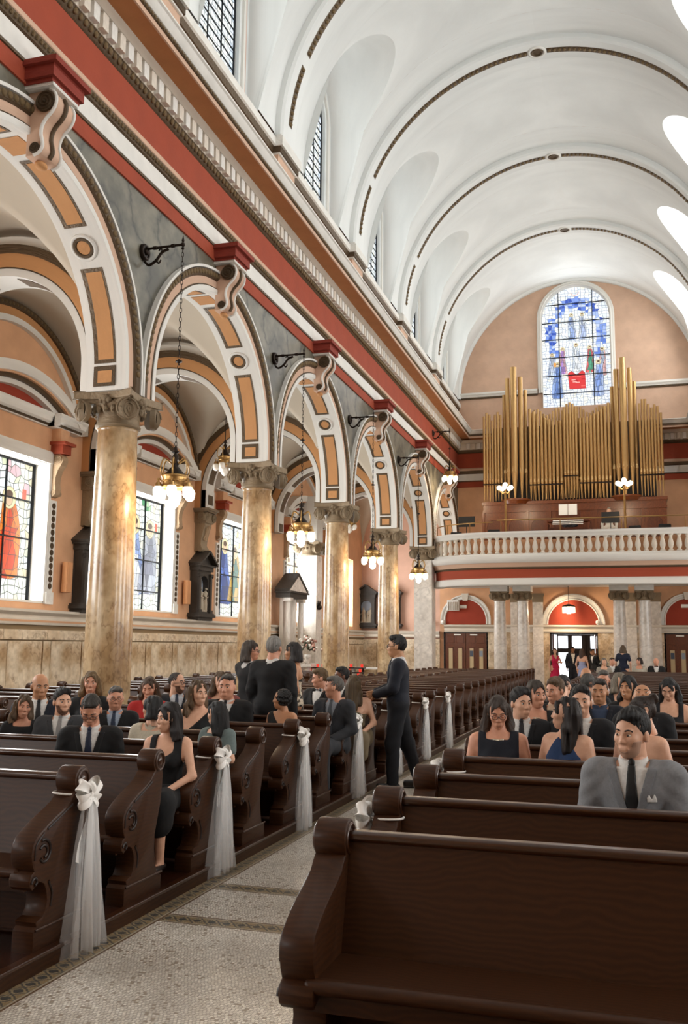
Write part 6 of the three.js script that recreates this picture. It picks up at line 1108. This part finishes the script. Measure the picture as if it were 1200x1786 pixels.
sat(-4.88, 1.12, -7.4, { label: 'young bearded man in charcoal suit with pale tie, seated beside the ash blond woman', head: { yaw: .55 }, skin: 'fair', hair: { style: 'short', color: '#1c1310', vol: .012 }, beard: '#6d4c3a', wear: suit('#3c3d40', { tie: '#8d8a88', shirt: '#e4e2de' }), turn: .35 });
sat(-4.0, 1.08, -7.44, { label: 'woman in cream jacket with short dark hair turned away, seated in fourth pew', f: 1, head: { yaw: -1.9 }, skin: 'fair', hair: { style: 'bob', color: '#1a1210', len: .1, vol: .01 }, wear: { type: 'dress', color: '#cfc5b0', sleeve: 1, neck: .52, collar: true }, turn: .2 });
sat(-3.36, 1.05, -7.4, { label: 'woman in sage green blouse with long dark hair leaning over the pew end', f: 1, head: { yaw: -1.35, pitch: .1 }, skin: 'fair', hair: { style: 'long', color: '#17100d', len: .26 }, wear: { type: 'dress', color: '#6f7d7b', sleeve: .5, neck: .54 }, turn: -.35, arms: [null, [[.24, .3, .05], [.02, .33, .24]]] });
sat(-4.91, 1.1, -8.36, { label: 'older grey haired man with glasses in black suit and blue shirt, seated fifth pew', head: { yaw: .2, pitch: .05, size: 1.04 }, jaw: 1.12, fat: 1.15, skin: 'rosy', hair: { style: 'short', color: '#8f8880', line: -.012 }, glasses: true, wear: suit(BLACK, { tie: '#20304a', shirt: '#a9b6c8' }), turn: .4 });
sat(-5.79, 1.2, -8.36, { label: 'bald man in navy suit with white pocket square, seated at far end of fifth pew', head: { yaw: .3, pitch: .12 }, skin: 'tan', hair: { style: 'bald', color: '#6a5a4c' }, browColor: '#5a4a3e', wear: suit('#1b2130', { tie: '#15161a', pocket: 1 }), turn: .55 });
sat(-5.05, 1.16, -9.3, { label: 'laughing woman in red dress with long light brown hair, seated sixth pew', f: 1, head: { pitch: .25, yaw: -.1 }, skin: 'rosy', smile: true, eyesClosed: true, hair: { style: 'long', color: '#7c5c40', len: .3 }, wear: { type: 'dress', color: '#b4231f', sleeve: .5, neck: .44, cut: 'v', neckW: .1 }, turn: .35 });
sat(-5.78, 1.22, -9.3, { label: 'smiling blond woman in black, seated at far end of sixth pew', f: 1, head: { yaw: .1 }, skin: 'rosy', smile: true, hair: { style: 'long', color: '#b08a58', len: .24, vol: .006 }, wear: { type: 'dress', color: '#18181a', sleeve: 1, neck: .5 }, turn: .4 });
sat(-5.19, 1.18, -10.23, { label: 'man with cropped hair, dark beard and glasses facing the aisle', head: { yaw: .9 }, skin: 'fair', hair: { style: 'shaved', color: '#3a2c22' }, beard: '#6b4d3b', glasses: true, wear: suit('#26282e', { shirt: '#d9dbe0', tie: '#2a3348' }), turn: .5 });
sat(-4.01, 1.17, -8.36, { label: 'woman with wavy blond hair in black strap dress, seated fifth pew', f: 1, head: { yaw: .75 }, skin: 'fair', hair: { style: 'long', color: '#8e6d48', len: .26, wave: .016 }, wear: { type: 'dress', color: '#111113', cut: 'one', neck: .46, side: 1 }, turn: .3 });
sat(-4.13, 1.19, -9.32, { label: 'heavy set man with greying hair in black suit in the sixth pew', head: { yaw: -.05, size: 1.06 }, jaw: 1.16, fat: 1.2, wide: 1.08, skin: 'rosy', hair: { style: 'short', color: '#6d625a', line: .01 }, wear: suit(BLACK, { shirt: '#e2e0dc', tie: '#202024' }), turn: .15 });
sat(-4.62, 1.2, -10.23, { label: 'woman with light brown hair half hidden behind the heavy set man', f: 1, far: 1, head: { yaw: .4 }, skin: 'fair', hair: { style: 'long', color: '#8a6844', len: .2 }, wear: { type: 'dress', color: '#8a4a44', sleeve: .5, neck: .48 }, turn: .3 });
sat(-3.5, 1.08, -9.32, { label: 'woman with curly black hair in one shoulder black dress by the third tulle bow', f: 1, head: { yaw: -.85, pitch: -.05 }, skin: 'tan', hair: { style: 'curly', color: '#17110f', vol: -.014 }, wear: { type: 'dress', color: '#0e0e10', cut: 'one', side: -1, neck: .47 }, turn: -.25 });
sat(-3.22, 1.17, -10.25, { label: 'elderly grey haired man in grey suit looking aside, seated by the fourth tulle bow', head: { yaw: -1.2 }, skin: 'rosy', hair: { style: 'short', color: '#a09a92' }, wear: suit('#33353a', { tie: '#4c5157', shirt: '#9aa0a8' }), turn: -.2 });
sat(-4.0, 1.2, -12.1, { label: 'blond young man in tuxedo with bow tie, seated behind the elderly man', far: 1, head: { yaw: -.8, pitch: .15 }, skin: 'rosy', hair: { style: 'short', color: '#a07c4e', vol: .006 }, wear: suit(BLACK, { bow: '#08080a' }), turn: -.3 });
sat(-3.99, 1.21, -13.05, { label: 'man with dark beard and black cap of hair beside the blond man in tuxedo', far: 1, head: { yaw: -.7 }, skin: 'deep', hair: { style: 'short', color: '#0c0a0a', vol: .006 }, beard: '#0f0b0a', wear: suit(BLACK, { bow: '#08080a' }), turn: -.2 });
sat(-3.24, 1.16, -11.15, { label: 'woman with long ash blond hair and bare shoulders behind the elderly man in grey', f: 1, far: 1, head: { yaw: 2.6 }, skin: 'fair', hair: { style: 'long', color: '#8d7350', len: .3 }, wear: { type: 'dress', color: '#7a6a50', cut: 'strapless', neck: .4 }, turn: .2 });
// standing group between the pews
stand(-4.5, PLAT, -10.82, { label: 'man in black suit with long greying brown hair standing with back to the altar', s: .97, turn: 2.6, head: { yaw: -.9 }, skin: 'rosy', glasses: true, hair: { style: 'bob', color: '#5f4e3e', len: .13, vol: .014 }, wear: suit(BLACK, { shirt: '#d8d6d2' }), arms: [null, [[.24, .3, .1], [.08, .25, .3]]] });
stand(-3.82, PLAT, -9.87, { label: 'white haired man in black suit standing with his back to the altar', s: 1.0, turn: 3.05, wide: 1.1, fat: 1.12, head: { yaw: .1 }, skin: 'rosy', hair: { style: 'short', color: '#d5d0c8', vol: .008 }, wear: suit(BLACK) });
stand(-3.93, PLAT, -10.86, { label: 'woman with dark bob in floral strapless gown standing by the white haired man', f: 1, s: .97, turn: -1.2, head: { yaw: -.25 }, skin: 'tan', hair: { style: 'bob', color: '#2c1c14', len: .13 }, wear: { type: 'gown', color: '#8d7a60', cut: 'strapless', neck: .4, flare: .3, mat: S('#ffffff', .8, { map: rep((() => { const f = fbmT(501, 6, 3), g = fbmT(505, 8, 3); return tex(256, 256, (u, v) => { const a = f(u, v), b = g(u, v); return a > .54 ? [214, 200, 178] : b > .55 ? [120, 96, 66] : [34, 30, 28]; }); })(), 1.6) }) }, arms: [[[-.22, .3, .12], [-.02, .33, .2]], null] });
// guest walking up the aisle
stand(-2.74, FLOOR, -11.35, { label: 'tall man in navy suit and glasses standing in the aisle, hands clasped', s: 1.075, turn: -1.35, head: { yaw: -.1 }, skin: 'olive', glasses: true, hair: { style: 'short', color: '#1a1412', vol: .006 }, wear: suit('#131826', { trousers: '#10131c', shirt: '#dcdcdc', tie: '#1a1d26' }), arms: [[[-.23, .27, .05], [-.03, .2, .27]], [[.23, .27, .05], [.03, .18, .26]]], legs: [[[-.09, .92, 0], [-.1, .5, -.1], [-.12, .09, -.24]], [[.09, .92, 0], [.1, .5, .06], [.1, .08, .06]]] });

// block across the aisle
sat(.0, 1.19, -5.36, { label: 'dark haired man with stubble in light grey suit and black tie, seated in third pew', h: .011, hres: .005, head: { yaw: -.42, pitch: .06, roll: -.03 }, gaze: -.003, skin: 'fair', hair: { style: 'short', color: '#15100f', vol: .01 }, beard: '#b48e78', wear: suit('#8d8f93', { tie: '#0c0c0e', shirt: '#f0efec', pocket: 1 }), turn: -.12, wide: 1.04 });
sat(-.97, 1.15, -7.22, { label: 'woman with long brown hair and dark glasses in navy sleeveless dress, seated fifth pew', f: 1, hres: .0055, head: { pitch: .3, yaw: .1 }, skin: 'rosy', glasses: true, hair: { style: 'long', color: '#5b4330', len: .36, front: 1, vol: .006, width: 1.08 }, eyesClosed: true, wear: { type: 'dress', color: '#0f1320', neck: .53, necklace: .008 }, turn: .1, wide: 1.12 });
sat(-.46, 1.16, -7.2, { label: 'woman with long wavy dark hair in blue halter dress looking toward the aisle', f: 1, hres: .0055, head: { yaw: -1.15, pitch: -.08 }, skin: 'fair', hair: { style: 'long', color: '#2e1d15', len: .36, wave: .016 }, wear: { type: 'dress', color: '#1f3a63', cut: 'halter', neck: .56 }, turn: -.45 });
sat(.06, 1.17, -7.25, { label: 'woman with brown hair in a high bun and bare shoulders behind the grey suited man', f: 1, head: { yaw: 2.4, pitch: .2 }, skin: 'fair', hair: { style: 'bun', color: '#4a3222', bunY: .1 }, wear: { type: 'dress', color: '#5b4a48', cut: 'strapless', neck: .4 }, turn: 2.6, arms: [null, null], hands: [{ hide: 1 }, { hide: 1 }] });
sat(-.9, 1.17, -8.16, { label: 'young man with dark quiff in black suit looking past the blue halter dress', head: { yaw: .55 }, skin: 'fair', hair: { style: 'short', color: '#15100f', vol: .012 }, wear: suit('#101116', { shirt: '#e2e2e0', tie: '#15161c' }), turn: .1 });
sat(-.4, 1.22, -8.16, { label: 'man with short dark brown hair in black suit behind the woman in blue', head: { yaw: .12 }, skin: 'fair', hair: { style: 'short', color: '#231915', vol: .008 }, wear: suit('#121318', { shirt: '#e6e4e0', tie: '#222' }), turn: -.1 });
sat(-.86, 1.2, -9.09, { label: 'older woman with short greying brown hair, earrings and necklace in black', f: 1, head: { yaw: .5 }, skin: 'rosy', hair: { style: 'bob', color: '#5b4a3a', len: .07, vol: .01 }, wear: { type: 'dress', color: '#131315', sleeve: 1, neck: .47, necklace: .005 }, turn: .15 });
sat(-.75, 1.24, -10.03, { label: 'person with short sandy hair in black turned toward the columns', far: 1, head: { yaw: -.5, pitch: .1 }, skin: 'rosy', hair: { style: 'short', color: '#9c7a56', vol: .01 }, wear: suit('#15151a', { shirt: '#c9a88e' }), turn: -.1 });
sat(-.31, 1.22, -10.03, { label: 'tanned man with short greying hair in navy jacket over blue shirt', head: { yaw: -.1 }, skin: 'tan', hair: { style: 'short', color: '#4f463e' }, wear: suit('#171b26', { shirt: '#35435c' }), turn: 0 });
sat(.1, 1.28, -9.09, { label: 'man with shaved dark hair tilting his head back to look up', head: { pitch: -.6 }, skin: 'tan', hair: { style: 'shaved', color: '#1c1512' }, wear: suit('#1b1c20', { shirt: '#32343a' }), turn: 0 });
sat(-.03, 1.26, -10.98, { label: 'woman with dark curly shoulder hair in black top smiling toward the altar', f: 1, far: 1, head: { yaw: -.35, pitch: -.1 }, skin: 'tan', smile: true, hair: { style: 'bob', color: '#1e1410', len: .17, vol: .016, wave: .018 }, wear: { type: 'dress', color: '#101012', sleeve: 1, neck: .47 }, turn: -.1 });
sat(.4, 1.22, -10.96, { label: 'young woman with very long black hair looking down, bare shoulders', f: 1, far: 1, head: { pitch: .4, yaw: -.15 }, skin: 'fair', hair: { style: 'long', color: '#0d0a0a', len: .36, front: 1 }, eyesClosed: true, wear: { type: 'dress', color: '#16161a', neck: .45 }, turn: -.1 });
sat(-.5, 1.27, -11.9, { label: 'guest with grey hair seen from behind in dark jacket', far: 1, head: { yaw: 2.6 }, skin: 'rosy', hair: { style: 'short', color: '#6a655e' }, wear: suit('#17181c'), turn: .2 });
sat(-.13, 1.23, -12.83, { label: 'woman with smooth silver blond bob half hidden by the curly haired woman', f: 1, far: 1, head: { yaw: .6 }, skin: 'fair', hair: { style: 'bob', color: '#b9ab95', len: .14 }, wear: { type: 'dress', color: '#1a1a1e', sleeve: 1, neck: .5 }, turn: .2 });
sat(-.365, 1.27, -13.77, { label: 'older man with grey hair and glasses in dark suit and tie', far: 1, head: { yaw: -.1, pitch: .1 }, skin: 'rosy', glasses: true, hair: { style: 'short', color: '#8b857c' }, wear: suit('#16171b', { shirt: '#cfd2d6', tie: '#3a4154' }), turn: 0 });
sat(-.68, 1.28, -15.64, { label: 'man with receding dark hair in a row near the doorway', far: 1, head: { yaw: .1 }, skin: 'tan', hair: { style: 'bald', color: '#2b221d' }, wear: suit('#17181d'), turn: 0 });
sat(-.74, 1.2, -11.0, { label: 'guest with dark hair bent forward beside the person with sandy hair', far: 1, head: { pitch: .6, yaw: 2.8 }, skin: 'fair', hair: { style: 'short', color: '#241a15' }, wear: suit('#15161a'), turn: .2 });
// far end, by the open door
const FAR = { far: 1, h: .026, hres: .014 };
stand(-2.78, FLOOR, -37.3, { ...FAR, label: 'woman in bright pink gown standing in the open doorway', f: 1, s: .98, turn: .5, head: { yaw: -.3 }, skin: 'fair', hair: { style: 'long', color: '#2d1a14', len: .3 }, wear: { type: 'gown', color: '#d81f52', neck: .42, cut: 'v', flare: .34 }, arms: [null, [[.22, .28, .12], [.05, .3, .3]]] });
stand(-2.25, FLOOR, -39.9, { ...FAR, label: 'dark haired man in tuxedo standing inside the open doorway', s: 1.02, turn: .2, head: { pitch: .3 }, skin: 'tan', hair: { style: 'short', color: '#0f0c0b' }, wear: suit('#1a2030', { bow: '#0a0a0c', v0: .15 }) });
stand(-1.72, FLOOR, -36.6, { ...FAR, label: 'woman with long fair brown hair in lavender gown with her back to the altar', f: 1, s: .98, turn: 2.7, skin: 'fair', hair: { style: 'long', color: '#6d4b32', len: .3 }, wear: { type: 'gown', color: '#a9aed0', cut: 'strapless', neck: .36, flare: .3 } });
stand(-1.3, FLOOR, -38.6, { ...FAR, label: 'man in black tuxedo bending beside the doorway', s: .98, turn: -.9, lean: .2, head: { pitch: .4 }, skin: 'tan', hair: { style: 'short', color: '#1a120f' }, wear: suit(BLACK, { bow: '#0a0a0c' }) });
stand(-.22, PLAT, -33.4, { ...FAR, label: 'fair haired woman in navy off shoulder dress standing with her back to the altar', f: 1, s: 1.0, turn: 2.9, head: { yaw: .2 }, skin: 'fair', hair: { style: 'bob', color: '#7d6244', len: .14, vol: .01 }, wear: { type: 'gown', color: '#141c34', sleeve: .5, neck: .46, flare: .32 } });
sat(.29, 1.22, -32.6, { ...FAR, label: 'older woman with short dark hair in pale jacket, seated in a far pew', f: 1, head: { yaw: -.8 }, skin: 'rosy', hair: { style: 'bob', color: '#3d2c22', len: .08, vol: .01 }, wear: { type: 'dress', color: '#bdb4a4', sleeve: 1, neck: .5 } });
sat(.82, 1.28, -32.6, { ...FAR, label: 'bald older man in black tuxedo, seated in a far pew', head: {}, skin: 'rosy', hair: { style: 'bald', color: '#b0a698' }, wear: suit(BLACK, { bow: '#0a0a0c' }) });
sat(-.78, 1.22, -30.7, { ...FAR, label: 'grey haired guest in pale clothes seated near the doorway', f: 1, head: { yaw: .4 }, skin: 'fair', hair: { style: 'bob', color: '#b5ab9c', len: .07 }, wear: { type: 'dress', color: '#a89f92', sleeve: 1, neck: .5 } });
sat(-.55, 1.25, -31.6, { ...FAR, label: 'man with brown hair in dark suit seated beside the woman in navy', head: { yaw: .5 }, skin: 'rosy', hair: { style: 'short', color: '#5e4430' }, wear: suit('#17171c') });
// on the gallery
{ const g = { ...FAR };
  person({ ...g, pose: 'stand', label: 'singer in long white robe standing on the gallery behind a music stand', f: 1, s: 1, pos: [-.56, 4.98, -34.9], turn: 0, skin: 'fair', hair: { style: 'short', color: '#cbbfa8', vol: .01 }, wear: { type: 'gown', color: '#ded9d0', sleeve: 1, neck: .53, flare: .3 } });
  person({ ...g, label: 'organist with grey hair seated behind the sheet music', s: .97, pos: [-2.03, 6.0, -36.3], turn: 0, skin: 'rosy', hair: { style: 'bald', color: '#b8b0a2' }, wear: suit('#22242a') });
}
renderer.render(scene, camera);
